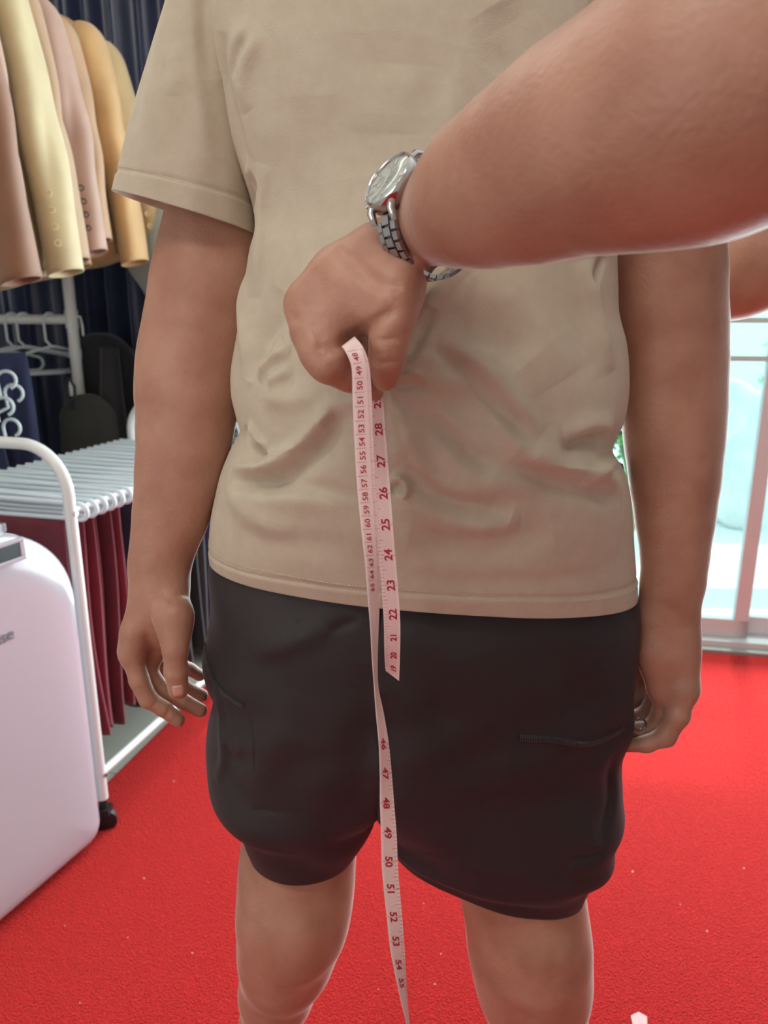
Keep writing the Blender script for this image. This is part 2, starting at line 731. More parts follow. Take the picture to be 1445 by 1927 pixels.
door = tag(empty('door_1', (0, 0, 0)), kind='structure')
m = MB()
wall_box(m, DS0, DS1, -0.10, 0.02, 0.0, 0.045)       # lower track
wall_box(m, DS0, DS1, -0.10, 0.02, DZ - 0.05, DZ)
wall_box(m, DS0, DS0 + 0.05, -0.10, 0.02, 0, DZ)
wall_box(m, DS1 - 0.05, DS1, -0.10, 0.02, 0, DZ)
attach(m.build('door_frame', M_FRAME, smooth=False, bevel=0.003), door)
m = MB()
wall_box(m, DS0, DS1, 0.02, 0.05, 0.0, 0.022)
attach(m.build('sill_lip', mat('sill_grey', (168, 165, 160), 0.4, metal=0.3), smooth=False, bevel=0.003), door)
for k, (s0, s1, d) in enumerate(((DS0 + 0.03, 0.56, -0.075), (0.52, 1.355, -0.035), (1.315, DS1 - 0.03, -0.075))):
    m = MB()
    fw = 0.05
    wall_box(m, s0, s0 + fw, d - 0.015, d + 0.015, 0.045, DZ - 0.05)
    wall_box(m, s1 - fw, s1, d - 0.015, d + 0.015, 0.045, DZ - 0.05)
    wall_box(m, s0, s1, d - 0.015, d + 0.015, 0.045, 0.115)
    wall_box(m, s0, s1, d - 0.015, d + 0.015, DZ - 0.11, DZ - 0.05)
    lf = attach(m.build('door_leaf', M_FRAME, smooth=False, bevel=0.003), door)
    m = MB()
    wall_box(m, s0 + fw, s1 - fw, d - 0.003, d + 0.003, 0.115, DZ - 0.11)
    attach(m.build('glass_pane', M_GLASS, smooth=False), lf)
    m = MB()
    for z in (1.045, 1.170):
        wall_box(m, s0 + fw, s1 - fw, d - 0.012, d + 0.012, z, z + 0.018)
    attach(m.build('push_bar', M_BAR, smooth=False), lf)

# unseen ceiling fittings, added to carry the overhead fill
for i, (x, y) in enumerate(((-0.55, -0.25), (-0.9, 1.5))):
    c = tag(empty('added_ceiling_light', (x, y, ZC)), ('long ceiling light fitting, unseen and added for fill, above the two people', 'long ceiling light fitting, unseen and added for fill, above the clothes racks')[i], 'ceiling light')
    m = MB(); m.box(-0.64, 0.64, -0.17, 0.17, -0.04, 0)
    m.build('light_housing', M_FRAME, c, smooth=False)
    m = MB(); m.box(-0.6, 0.6, -0.14, 0.14, -0.05, -0.04)
    m.build('diffuser', emit_mat('diffuser_glow', (255, 252, 240), 3.0), c, smooth=False)

# ------------------------------------------------------------------ red carpet
M_CARPET = mat('red_carpet', (216, 34, 34), 0.95, sheen=0.3, sheen_col=(255, 140, 135), spec=0.1)
nt = M_CARPET.node_tree
b = nt.nodes['Principled BSDF']
b.inputs['Sheen Roughness'].default_value = 0.5
tc = nt.nodes.new('ShaderNodeTexCoord')
n1 = nt.nodes.new('ShaderNodeTexNoise'); n1.inputs['Scale'].default_value = 420; n1.inputs['Detail'].default_value = 2
n2 = nt.nodes.new('ShaderNodeTexNoise'); n2.inputs['Scale'].default_value = 45; n2.inputs['Detail'].default_value = 4
n3 = nt.nodes.new('ShaderNodeTexVoronoi'); n3.inputs['Scale'].default_value = 300
ad = nt.nodes.new('ShaderNodeMath'); ad.operation = 'ADD'
ad2 = nt.nodes.new('ShaderNodeMath'); ad2.operation = 'MULTIPLY_ADD'; ad2.inputs[1].default_value = 0.12
bp = nt.nodes.new('ShaderNodeBump'); bp.inputs['Strength'].default_value = 1.0; bp.inputs['Distance'].default_value = 0.006
for n in (n1, n2, n3):
    nt.links.new(tc.outputs['Object'], n.inputs['Vector'])
nt.links.new(n1.outputs['Fac'], ad.inputs[0]); nt.links.new(n3.outputs['Distance'], ad.inputs[1])
nt.links.new(n2.outputs['Fac'], ad2.inputs[0]); nt.links.new(ad.outputs[0], ad2.inputs[2])
nt.links.new(ad2.outputs[0], bp.inputs['Height']); nt.links.new(bp.outputs[0], b.inputs['Normal'])
rp = nt.nodes.new('ShaderNodeMapRange'); rp.inputs[1].default_value = 0.35; rp.inputs[2].default_value = 0.75
mx = nt.nodes.new('ShaderNodeMix'); mx.data_type = 'RGBA'
mx.inputs[6].default_value = (*lin((194, 22, 25)), 1); mx.inputs[7].default_value = (*lin((242, 52, 50)), 1)
nt.links.new(n1.outputs['Fac'], rp.inputs[0]); nt.links.new(rp.outputs[0], mx.inputs[0]); nt.links.new(mx.outputs[2], b.inputs['Base Color'])


def edge_x(y):
    return -0.729 + 0.2586 * (y - 1.69)


y1l = (2.745 + 0.19 * (0.729 + 0.2586 * 1.69) - 0.06) / (1 + 0.19 * 0.2586)
cp = [(edge_x(-2.3), -2.3), (2.2, -2.3), (2.2, wall_y(2.2) - 0.055), (edge_x(y1l), wall_y(edge_x(y1l)) - 0.055)]
bm = bmesh.new(); prism(bm, cp, 0.0, 0.010)
tag(bm_obj('carpet', bm, M_CARPET, bevel=0.004, seg=2), 'bright red short pile carpet under the man, reaching the glass door', 'carpet')
M_LINT = mat('lint', (232, 200, 190), 0.9)
for (px_, py_) in ((1280, 1702), (1330, 1752), (818, 1852), (797, 1700), (122, 1742), (240, 1764), (362, 1793), (712, 1862), (327, 1470), (271, 1653), (1190, 1640), (1400, 1634), (150, 1887), (830, 1795)):
    p = PZ(px_, py_, 0.011)
    m = MB()
    s = random.uniform(0.6, 1.3)
    m.disc_stack([(0.0006 * s, 0), (0.0018 * s, 0.0006), (0.0016 * s, 0.0016), (0.0005 * s, 0.0021)], n=7)
    o = m.build('lint_speck', M_LINT)
    o.location = (p.x, p.y, 0.0098)
    o.rotation_euler = (0.3, 0.2, random.uniform(0, 6))
    tag(o, 'tiny pale speck of lint lying on the red carpet', 'lint', 'lint specks on the red carpet')
p = PZ(1203, 1922, 0.011)
m = MB()
m.add([(-.014, -.008, 0), (.010, -.010, .003), (.016, .008, .001), (.002, .012, .007), (-.012, .009, .002),
       (-.014, -.008, .0012), (.010, -.010, .0042), (.016, .008, .0022), (.002, .012, .0082), (-.012, .009, .0032)],
      [(0, 1, 2, 3, 4), (9, 8, 7, 6, 5), (0, 5, 6, 1), (1, 6, 7, 2), (2, 7, 8, 3), (3, 8, 9, 4), (4, 9, 5, 0)])
o = m.build('paper_scrap', mat('scrap', (240, 205, 205), 0.8)); o.location = (p.x, p.y, 0.0102)
tag(o, 'crumpled pale pink scrap of paper on the red carpet at the bottom edge', 'paper scrap')

# ------------------------------------------------------------------ outside
M_PAVE = mat('paving', (235, 240, 240), 0.8, var=0.06, vscale=2)
bm = bmesh.new(); add_box(bm, -6, 9, 3.2, 14, -0.12, -0.02)
tag(bm_obj('outdoor_paving', bm, M_PAVE), kind='structure')
bm = bmesh.new(); add_box(bm, -6, 9, 10, 10.3, -0.1, 1.25)
tag(bm_obj('garden_wall', bm, mat('pale_wall', (225, 245, 245), 0.9)), 'long pale garden wall beyond the plants outside the glass door', 'wall')
M_LEAF = mat('leaf_green', (150, 200, 150), 0.6, var=0.25, vscale=6)
M_STEM = mat('stem', (150, 160, 120), 0.8)


def shrub(loc, h, w, n, label, leafmat, seed, flower=None):
    r = random.Random(seed)
    e = tag(empty('garden_shrub', loc), label, 'shrub', 'shrubs outside the glass door')
    st, lf, fl = MB(), MB(), MB()
    for i in range(n):
        a = r.uniform(0, 6.28)
        t = r.uniform(0.25, 1)
        tip = Vector((math.cos(a) * w * t * r.uniform(.3, 1), math.sin(a) * w * t * r.uniform(.3, 1), h * r.uniform(.55, 1)))
        mid = tip * 0.5 + Vector((0, 0, h * 0.12))
        st.tube([Vector((0, 0, 0)), mid, tip], [0.008, 0.006, 0.003], 5)
        for k in range(16):
            u = r.uniform(0.3, 1)
            c = (mid * (1 - u) + tip * u) + Vector((r.uniform(-.05, .05), r.uniform(-.05, .05), r.uniform(-.04, .04)))
            d = Vector((r.uniform(-1, 1), r.uniform(-1, 1), r.uniform(-.3, .9))).normalized()
            s = d.cross(Vector((0, 0, 1))).normalized() * 0.02
            L = r.uniform(.05, .11)
            lf.add([c, c + d * L * .5 + s, c + d * L, c + d * L * .5 - s], [(0, 1, 2, 3)])
        if flower and i % 2 == 0:
            fl.disc_stack([(0.006, -0.01), (0.03, 0), (0.022, 0.014), (0.004, 0.02)], 8, Matrix.Translation(tip))
    st.build('stem', M_STEM, e)
    lf.build('foliage', leafmat, e, smooth=False)
    if flower:
        fl.build('blossom', flower, e)


shrub((2.55, 4.5, -0.02), 1.15, 0.45, 40, 'tall pale green shrub seen through the glass door, right of the arm', M_LEAF, 3)
shrub((2.95, 5.2, -0.02), 1.3, 0.5, 40, 'pale green shrub behind the white garden rock', mat('leaf_pale', (180, 215, 175), 0.6), 5)
shrub((1.42, 4.05, -0.02), 0.92, 0.3, 36, 'flowering shrub with yellow blossoms, seen between the shirt and the arm', mat('leaf_fresh', (130, 190, 110), 0.6), 8, mat('yellow_petal', (240, 200, 80), 0.6))
fl = Flesh()
for k in range(12):
    r_ = random.Random(40 + k)
    c = Vector((2.15 + r_.uniform(-.16, .16), 4.3 + r_.uniform(-.12, .12), 0.0 + 0.075 * k * 0.9))
    fl.cone(c, c + Vector((r_.uniform(-.08, .08), 0, .05)), .13 - .005 * k, .11 - .005 * k, k=.03)
tag(fl.mesh('garden_rock', 0.02, mat('white_rock', (238, 240, 240), 0.9, bump=0.8, bscale=12, var=0.08), smooth_it=1),
    'tall rough white garden rock standing outside the glass door', 'rock')

# ------------------------------------------------------------------ navy satin curtain
M_CURT = mat('navy_satin', (58, 66, 94), 0.30, spec=0.7, sheen=0.3, sheen_col=(150, 170, 220), var=0.15, vscale=3)
nr, nc = 40, 900
s = np.linspace(-2.35, -0.36, nc)
z = np.linspace(0.04, 2.62, nr)
amp = 0.038
ph = 2 * np.pi * s / 0.105 + 1.4 * np.sin(s * 7.0) + 0.9 * np.sin(s * 19 + 1)
G = np.zeros((nr, nc, 3))
for i in range(nr):
    t = z[i] / 2.6
    a = amp * (0.75 + 0.25 * np.sin(s * 5 + t * 2)) * (1.15 - 0.3 * t)
    d = 0.075 + a * np.sin(ph + 0.35 * t * np.sin(s * 9)) + 0.012 * np.sin(2 * ph + t)
    ss = s + 0.012 * np.cos(ph)
    base = np.array((0, 2.745, 0))[None] + ss[:, None] * np.array(WD)[None] + d[:, None] * np.array(WN)[None]
    G[i] = base
    G[i, :, 2] = z[i]
cur = empty('curtain', (-1.2, 2.9, 0))
tag(cur, 'floor length navy satin curtain in deep folds behind the clothes racks', 'curtain')
o = np_mesh('drape', G.reshape(-1, 3), grid_faces(nr, nc, False), M_CURT, cur)
md = o.modifiers.new('solid', 'SOLIDIFY'); md.thickness = 0.002
m = MB(); m.tube([WP(-2.3, 0.08, 2.64), WP(-0.33, 0.08, 2.64)], 0.013, 12)
attach(m.build('curtain_rod', M_FRAME), cur)

# ================================================================== CLOTHES RACKS AND WHAT HANGS ON THEM
M_TUBE = mat('white_enamel', (222, 226, 226), 0.3, spec=0.6, coat=0.3)
M_PLAS = mat('white_plastic', (214, 226, 232), 0.4, spec=0.5)
M_CAST = mat('black_caster', (30, 26, 30), 0.5)
M_STEEL = mat('steel', (190, 190, 190), 0.25, metal=1.0)

U = Vector((0.2816, 0.9595, 0))          # along the trouser rack, away from the camera
W = Vector((-0.9595, 0.2816, 0))         # across it, to the left
R0 = Vector((-0.667, 1.52, 0))
RL, RW, RZ = 0.80, 0.40, 0.79


def rk(u, w, z):
    return R0 + U * u + W * w + Vector((0, 0, z))


def caster(parent, p, mname='caster'):
    m = MB()
    M = Matrix.Translation(Vector((p[0], p[1], 0.030 + 0.0))) @ Matrix.Rotation(math.radians(90), 4, 'X') @ Matrix.Rotation(0.3, 4, 'Y')
    m.disc_stack([(0.018, -0.011), (0.027, -0.009), (0.028, 0), (0.027, 0.009), (0.018, 0.011)], 24, M)
    m.box(p[0] - .016, p[0] + .016, p[1] - .016, p[1] + .016, 0.050, 0.066)
    m.tube([(p[0], p[1], .06), (p[0], p[1], .10)], .009, 10)
    return attach(m.build(mname, M_CAST), parent)


rack = empty('trouser_rack', tuple(rk(0.4, 0.2, 0)))
tag(rack, 'white tubular trouser rack with rounded end loops, full of hung trousers, beside the carpet', 'clothes rack')
for k, u in enumerate((0.0, RL)):
    m = MB()
    r = 0.105
    zt = 0.935
    pts = [rk(u, 0, 0.09), rk(u, 0, 0.4), rk(u, 0, zt - r)]
    pts += arc(rk(u, r, zt - r), -W, Vector((0, 0, 1)), r, 0, math.pi / 2, 10)[1:]
    pts += arc(rk(u, RW - r, zt - r), Vector((0, 0, 1)), W, r, 0, math.pi / 2, 10)
    pts += [rk(u, RW, 0.4), rk(u, RW, 0.09)]
    m.tube(pts, 0.0125, 16)
    attach(m.build('end_loop', M_TUBE), rack)
for w in (0.012, RW - 0.012):
    attach(MB().tube([rk(0, w, RZ), rk(RL, w, RZ)], 0.0085, 12).build('top_rail', M_TUBE), rack)
for w in (0.0, RW):
    attach(MB().tube([rk(0, w, 0.155), rk(RL, w, 0.155)], 0.010, 12).build('foot_rail', M_TUBE), rack)
for u in (0, RL):
    for w in (0, RW):
        q = rk(u, w, 0)
        caster(rack, q)
for z_ in (RZ, 0.155):
    m = MB()
    q = rk(0, -0.014, z_)
    M = Matrix.Translation(q) @ Matrix(((W.x, U.x, 0, 0), (W.y, U.y, 0, 0), (0, 0, 1, 0), (0, 0, 0, 1))) @ Matrix.Rotation(math.radians(90), 4, 'Y')
    m.disc_stack([(0.005, -0.002), (0.005, 0.001), (0.003, 0.003)], 12, M)
    attach(m.build('screw', M_STEEL), rack)

# trousers
clothm = {}


def cloth(rgb, rough=0.85, sheen=0.25):
    key = (rgb, rough)
    if key not in clothm:
        clothm[key] = mat('suiting_%d_%d_%d' % rgb, rgb, rough, bump=0.15, bscale=700, var=0.06, vscale=14, sheen=sheen)
    return clothm[key]


def trousers_mesh(name, seed, length, w0, w1, thick, material, parent, top_z, basef, flare=0.0):
    """folded trousers draped over a rod: a thin, wavy, closed slab; basef(a across, b thickness, z) -> world"""
    r = random.Random(seed)
    nr, nc = 36, 96
    ph = [r.uniform(0, 6.28) for _ in range(6)]
    V = np.zeros((nr, nc, 3))
    for i in range(nr):
        t = i / (nr - 1)
        z = top_z - length * t
        wl = w0 + (0.012 * math.sin(3 * t + ph[0])) * t
        wr = w1 + (0.016 * math.sin(4 * t + ph[1]) - flare) * t
        c, h = (wl + wr) / 2, (wr - wl) / 2
        th = thick * (0.55 + 0.6 * math.sin(min(1, t * 1.5) * 1.57))
        if t < 0.03:
            th *= 0.5 + t / 0.06
        for j in range(nc):
            a = 2 * math.pi * j / nc
            ca, sa = math.cos(a), math.sin(a)
            x = c + h * math.copysign(abs(ca) ** 0.75, ca)
            wv = (math.sin(x * 46 + ph[2] + t * 1.5) * 0.5 + math.sin(x * 95 + ph[3]) * 0.3) * thick * 0.75 * min(1, t * 3)
            y = th * math.copysign(abs(sa) ** 0.6, sa) + wv + 0.01 * math.sin(t * 3 + ph[4]) * t
            q = basef(x, y, z)
            V[i, j] = q
    F = grid_faces(nr, nc)
    Fl = [tuple(f) for f in F] + [tuple(range(nc - 1, -1, -1)), tuple((nr - 1) * nc + k for k in range(nc))]
    o = np_mesh(name, V.reshape(-1, 3), Fl, material)
    return attach(o, parent)


MAROON, MAROON2 = (122, 32, 50), (104, 28, 44)
specs = [(MAROON2, 'maroon'), (MAROON, 'maroon'), (MAROON, 'maroon'), (MAROON2, 'dark maroon'), (MAROON, 'maroon'), (MAROON2, 'dark maroon'),
         ((44, 44, 70), 'navy'), ((40, 44, 62), 'slate navy'), ((36, 38, 58), 'dark navy'), ((48, 44, 84), 'indigo'),
         ((48, 54, 60), 'charcoal'), ((34, 38, 44), 'near black'), ((62, 70, 76), 'grey'), ((30, 33, 38), 'black'),
         ((54, 66, 104), 'blue'), ((72, 92, 130), 'pale blue'), ((150, 100, 66), 'brown'), ((176, 124, 84), 'tan')]
specs[3:3] = [(MAROON, 'maroon'), (MAROON2, 'dark maroon')]
specs[10:10] = [((42, 46, 68), 'slate navy'), ((38, 40, 60), 'dark navy')]
specs[16:16] = [((40, 44, 52), 'charcoal'), ((32, 36, 44), 'near black')]
n = len(specs)
ordn = ['nearest', 'second', 'third', 'fourth', 'fifth', 'sixth', 'seventh', 'eighth', 'ninth', 'tenth', 'eleventh', 'twelfth', 'thirteenth', 'fourteenth', 'fifteenth', 'sixteenth', 'seventeenth', 'eighteenth', 'nineteenth', 'twentieth', 'twenty-first', 'twenty-second', 'twenty-third', 'farthest']
for i, (rgb, nm) in enumerate(specs):
    u = 0.030 + 0.0320 * i
    # hanger: a long plastic loop lying across both rails, its end curled round the right one
    def H(w, du, dz):
        return rk(u + du, w, RZ + dz)
    m = MB()
    tilt = 0.004 * math.sin(i * 2.1)
    up, dn = 0.0135, -0.022
    pts = [H(RW + 0.02, 0, up + 0.001)] + [H(RW * 0.5, 0, up + tilt), H(0.02, 0, up)]
    pts += arc(H(0.0, 0, (up + dn) / 2), Vector((0, 0, 1)), -W, (up - dn) / 2, 0, math.pi, 8)[0:]
    pts += [H(0.05, 0.002, dn), H(RW * 0.5, 0.002, dn - 0.002), H(RW + 0.0, 0.002, dn)]
    m.tube(pts, 0.0054, 8)
    m.tube([H(RW + 0.0, 0.002, dn), H(RW + 0.012, 0.001, -0.004), H(RW + 0.02, 0, up)], 0.0054, 8)
    hg = m.build('trouser_hanger', M_PLAS)
    nm_lab = 'white plastic trouser hanger across the rack rails, %s from the front loop' % ordn[i]
    tag(hg, nm_lab, 'hanger', 'plastic hangers on the trouser rack')
    ln = 0.572 + 0.02 * math.sin(i * 1.7)
    tr_ = empty('hanging_trousers', tuple(rk(u, 0.2, RZ - 0.5)))
    tag(tr_, '%s folded trousers on the trouser rack, %s from the front loop' % (nm, ordn[i]), 'trousers', 'trousers on the white rack')
    trousers_mesh('folded_legs', 100 + i, ln, 0.045 + 0.02 * (i % 3 == 1), RW - 0.05, 0.0095, cloth(rgb), tr_, RZ - 0.0275,
                  lambda a, b_, z_, u=u: rk(u + b_, a, z_), flare=0.02)

# ------------------------------------------------------------------ garment rack with jackets
JX = -1.07
gr = empty('garment_rack', (JX, 1.9, 0))
tag(gr, 'tall white tubular garment rack carrying the row of tan jackets', 'clothes rack')
posts = [(JX, 2.62), (JX, 0.78), (-1.85, 2.62), (-1.85, 0.78)]
for (x, y) in posts:
    m = MB()
    m.tube([(x, y, 0.06), (x, y, 2.12)], 0.019, 20)
    attach(m.build('post', M_TUBE), gr)
    m = MB()
    M = Matrix.Translation((x, y, 0.03)) @ Matrix.Rotation(math.radians(90), 4, 'X')
    m.disc_stack([(0.018, -0.012), (0.028, -0.01), (0.028, 0.01), (0.018, 0.012)], 20, M)
    m.tube([(x, y, 0.03), (x, y, 0.075)], 0.012, 10)
    attach(m.build('caster', M_CAST), gr)
m = MB(); m.tube([(JX, 0.74, 2.10), (JX, 2.66, 2.10)], 0.014, 16)
attach(m.build('hanging_rail', M_TUBE), gr)
CZ = 1.182
m = MB(); m.tube([(JX, 2.62, CZ), (-1.85, 2.62, CZ)], 0.0165, 20)
attach(m.build('cross_rail', M_TUBE), gr)
m = MB()
m.tube([(JX, 2.62, CZ - 0.03), (JX, 2.62, CZ + 0.03)], 0.0225, 20)
attach(m.build('rail_clamp', M_TUBE), gr)
m = MB()
m.tube([(JX, 2.62, CZ - 0.13), (JX, 2.62, CZ - 0.10)], 0.0215, 20)
attach(m.build('post_collar', M_TUBE), gr)
m = MB()
m.tube([(JX + .018, 2.61, CZ + 0.01), (JX + .034, 2.61, CZ + 0.008), (JX + .038, 2.61, CZ - 0.02), (JX + .038, 2.61, CZ - .055)], 0.004, 8)
attach(m.build('side_hook', M_TUBE), gr)
for y in (0.78, 2.62):
    m = MB()
    m.tube([(JX, y, 0.1), (-1.85, y, 0.1)], 0.014, 12)
    attach(m.build('base_rail', M_TUBE), gr)

M_BTN_D = mat('dark_button', (38, 40, 44), 0.2, spec=0.8, coat=0.5)
M_BTN_L = mat('cream_button', (226, 218, 170), 0.25, spec=0.7, coat=0.5)


def jacket(Y, dx, rgb, label, cuff_z, btn=None, shoulder_z=1.99, slw=0.052, seed=0, lean=0.0, hem=1.29, front=0.0):
    r = random.Random(seed)
    e = empty('tailored_jacket', (JX, Y, 2.0))
    tag(e, label, 'jacket', 'tan jackets on the tall rack')
    cm = cloth(rgb, 0.75)
    ph = [r.uniform(0, 6.28) for _ in range(8)]
    # body: flattened, from the shoulders to an open hem
    rows = []
    nr, nc = 40, 72
    V = np.zeros((nr, nc, 3))
    sz = shoulder_z
    for i in range(nr):
        t = i / (nr - 1)
        z_ = sz + 0.03 - (sz + 0.03 - hem) * t
        hw = 0.205 * min(1, (t / 0.06 + 0.25)) if t < 0.05 else 0.205 - 0.03 * math.sin(min(1, t * 1.6) * math.pi) + 0.012 * t
        th = 0.035 * min(1, 0.35 + t * 6)
        for j in range(nc):
            a = 2 * math.pi * j / nc
            x = hw * math.cos(a)
            y = th * math.copysign(abs(math.sin(a)) ** 0.8, math.sin(a)) + 0.008 * math.sin(x * 40 + ph[0] + t * 3) * t
            zz = z_ + (0.02 * math.cos(a * 2) * (t > 0.97)) - (abs(x) / 0.2) ** 2 * 0.05 * (t < 0.2) * (1 - t / 0.2)
            V[i, j] = (JX + dx + x, Y + y, zz)
    F = [tuple(f) for f in grid_faces(nr, nc)] + [tuple(range(nc - 1, -1, -1))]
    o = attach(np_mesh('jacket_body', V.reshape(-1, 3), F, cm), e)
    md = o.modifiers.new('solid', 'SOLIDIFY'); md.thickness = 0.003
    # sleeves
    for sgn in (1, -1):
        n2, c2 = 60, 64
        P = np.zeros((n2, c2, 3))
        sh = Vector((JX + dx + sgn * 0.185, Y, sz - 0.02))
        el = Vector((JX + dx + sgn * (0.235 + lean * .5), Y - 0.01 + 0.01 * lean, (sz + cuff_z) / 2 + 0.02))
        cu = Vector((JX + dx + sgn * (0.245 + lean), Y - 0.005 - front, cuff_z))
        for i in range(n2):
            t = i / (n2 - 1)
            c = sh * (1 - t) ** 2 + el * 2 * t * (1 - t) + cu * t * t
            rx = 0.042 * (1 - t) + 0.034 * t
            ry = (slw * 1.2) * (1 - t) + slw * t
            if t < 0.10:
                k = math.sqrt(max(0.0, 1 - (1 - t / 0.10) ** 2)) * 0.9 + 0.1
                rx *= k; ry *= k
            for j in range(c2):
                a = 2 * math.pi * j / c2
                ca, sa = math.cos(a), math.sin(a)
                fold = 0.006 * math.sin(a * 3 + ph[1] + 5 * t) * math.sin(t * 3.1) + 0.004 * math.sin(a * 2 + t * 16 + ph[2]) * math.exp(-((t - 0.55) / 0.2) ** 2)
                P[i, j] = (c.x + (rx + fold) * ca, c.y + (ry + fold) * math.copysign(abs(sa) ** 0.85, sa), c.z + 0.010 * ca * sgn * t)
        F = [tuple(f) for f in grid_faces(n2, c2)] + [tuple(range(c2 - 1, -1, -1))]
        sl = attach(np_mesh('sleeve', P.reshape(-1, 3), F, cm), e)
        md = sl.modifiers.new('solid', 'SOLIDIFY'); md.thickness = 0.003
        if btn:
            for k in range(4):
                i = n2 - 6 - k * 3
                j = 52 if sgn > 0 else 44
                p = Vector(P[i, j]); nn = Vector((math.cos(2 * math.pi * j / c2) * sgn, math.sin(2 * math.pi * j / c2), 0)).normalized()
                m = MB()
                M = Matrix.Translation(p + nn * 0.001) @ nn.to_track_quat('Z', 'Y').to_matrix().to_4x4()
                m.disc_stack([(0.0080, -0.001), (0.0085, 0.001), (0.0080, 0.003), (0.006, 0.003), (0.0052, 0.0018), (0.001, 0.0018)], 18, M)
                m.build('cuff_button', M_BTN_L if btn == 'l' else M_BTN_D, sl)
    # lapel and hanger hook
    m = MB()
    m.tube([(JX + dx, Y, sz + .03), (JX + dx, Y, sz + 0.075)] + arc((JX + dx - .0, Y + .0, sz + .095), (0, 0, -1), (1, 0, 0), .02, 0, math.pi * 1.2, 8), 0.0022, 8)
    attach(m.build('hanger_hook', M_STEEL), e)
    return e


jacket(1.62, 0.04, (128, 90, 66), 'rust brown jacket, nearest in the row on the tall rack', 1.265, slw=0.045, seed=1, lean=0.03, hem=1.27)
jacket(1.75, 0.00, (164, 128, 110), 'pinkish tan jacket between the rust brown and the cream one', 1.325, seed=2, lean=0.0, hem=1.26)
jacket(1.90, 0.02, (178, 163, 124), 'cream jacket with four cream cuff buttons, hung forward of its neighbours', 1.295, btn='l', seed=3, lean=0.03, hem=1.27, slw=0.055)
jacket(2.03, 0.00, (156, 126, 94), 'tan jacket between the cream and the rose beige one', 1.33, seed=4, lean=0.02, hem=1.31, slw=0.045)
jacket(2.14, 0.01, (160, 128, 112), 'rose beige jacket with four dark cuff buttons', 1.36, btn='d', seed=5, lean=0.02, hem=1.30, slw=0.045)
jacket(2.27, 0.00, (164, 130, 98), 'dull tan jacket half hidden behind the rose beige one', 1.40, seed=6, lean=0.0, hem=1.32, slw=0.045)
jacket(2.40, 0.03, (182, 146, 96), 'golden camel jacket with a creased sleeve', 1.35, seed=7, lean=0.03, hem=1.36, slw=0.062, shoulder_z=2.02)
jacket(2.54, 0.03, (182, 156, 112), 'pale camel jacket farthest in the row, against the curtain', 1.33, btn='l', seed=8, lean=0.06, hem=1.36, shoulder_z=2.02)

# ------------------------------------------------------------------ empty white hangers on the cross rail


def coat_hanger(loc, rz, label, tilt=0.0, width=0.40, mat_=None):
    m = MB()
    r = 0.026
    z0 = -r + 0.0165 + 0.004
    # closed hook hanging over the rail, then two arms and a bottom bar
    pts = arc((0, 0, z0), (1, 0, 0), (0, 0, 1), r, -0.4, math.pi, 12)
    pts = [Vector((p.x * 0.9, 0, p.z)) for p in pts]
    pts += [Vector((-0.023, 0, -0.07)), Vector((-0.008, 0, -0.088)), Vector((0, 0, -0.095))]
    m.tube(pts, 0.0045, 10)
    h = width / 2
    pts = [Vector((0, 0, -0.09)), Vector((h * 0.8, 0, -0.125))]
    pts += arc((h * 0.9, 0, -0.155), (0, 0, 1), (1, 0, 0), 0.024, 0.0, math.pi, 8)
    pts += [Vector((0, 0, -0.182))]
    m.tube(pts, 0.005, 10)
    m.tube([Vector((-p.x, p.y, p.z)) for p in pts], 0.005, 10)
    o = m.build('coat_hanger', mat_ or M_PLAS)
    o.location = loc
    o.rotation_euler = (tilt, 0, rz)
    tag(o, label, 'hanger', 'white plastic hangers on the cross rail')
    return o


coat_hanger((-1.145, 2.62, CZ), 0.9, 'empty white plastic hanger on the cross rail, next to the post')
coat_hanger((-1.235, 2.62, CZ), 0.6, 'white plastic hanger on the cross rail, second from the post')
coat_hanger((-1.275, 2.62, CZ), 0.8, 'white plastic hanger on the cross rail, third from the post, overlapping its neighbour')
coat_hanger((-1.40, 2.62, CZ), 0.7, 'white plastic hanger on the cross rail, farthest from the post')

# navy trousers on a low stand with hangers
for i, (x, y, rgb, nm, top, ln, w) in enumerate(((-1.20, 2.30, (42, 48, 84), 'navy trousers hanging just left of the black jacket', 1.085, 0.45, 0.10),
                                                 (-1.30, 2.20, (38, 44, 78), 'navy trousers nearest the garment rack post, front of the pair', 1.075, 0.5, 0.12),
                                                 (-1.42, 2.16, (52, 56, 74), 'slate trousers at the left edge of the photo', 1.0, 0.45, 0.10))):
    t_ = empty('hanging_trousers', (x, y, top - ln))
    tag(t_, nm, 'trousers', 'trousers hung below the cross rail')
    c_, s_ = math.cos(0.35), math.sin(0.35)
    trousers_mesh('folded_legs', 300 + i, ln, -w, w, 0.02, cloth(rgb), t_, top,
                  lambda a, b_, z_, x=x, y=y, c_=c_, s_=s_: Vector((x + a * c_ - b_ * s_, y + a * s_ + b_ * c_, z_)), flare=-0.03)
for i, (px_, py_, yy) in enumerate(((12, 715, 2.05), (26, 740, 2.10), (8, 765, 2.0), (22, 805, 2.04))):
    p = PY(px_, py_, yy)
    m = MB()
    m.tube(arc((0, 0, 0), (1, 0, 0), (0, 0, 1), 0.024, -1.2, 3.4, 14) + [Vector((-0.02, 0.0, -0.04)), Vector((-0.05, 0.0, -0.055))], 0.0045, 9)
    m.tube([Vector((-0.05, 0, -0.055)), Vector((-0.22, 0, -0.10)), Vector((-0.40, 0, -0.12))], 0.0045, 9)
    o = m.build('coat_hanger', M_PLAS); o.location = p; o.rotation_euler = (0, 0, 0.25 - 0.1 * i)
    tag(o, 'white hanger hook in the cluster at the left edge, %s from the top' % ordn[i].replace('nearest', 'first'), 'hanger', 'hanger hooks at the left edge')

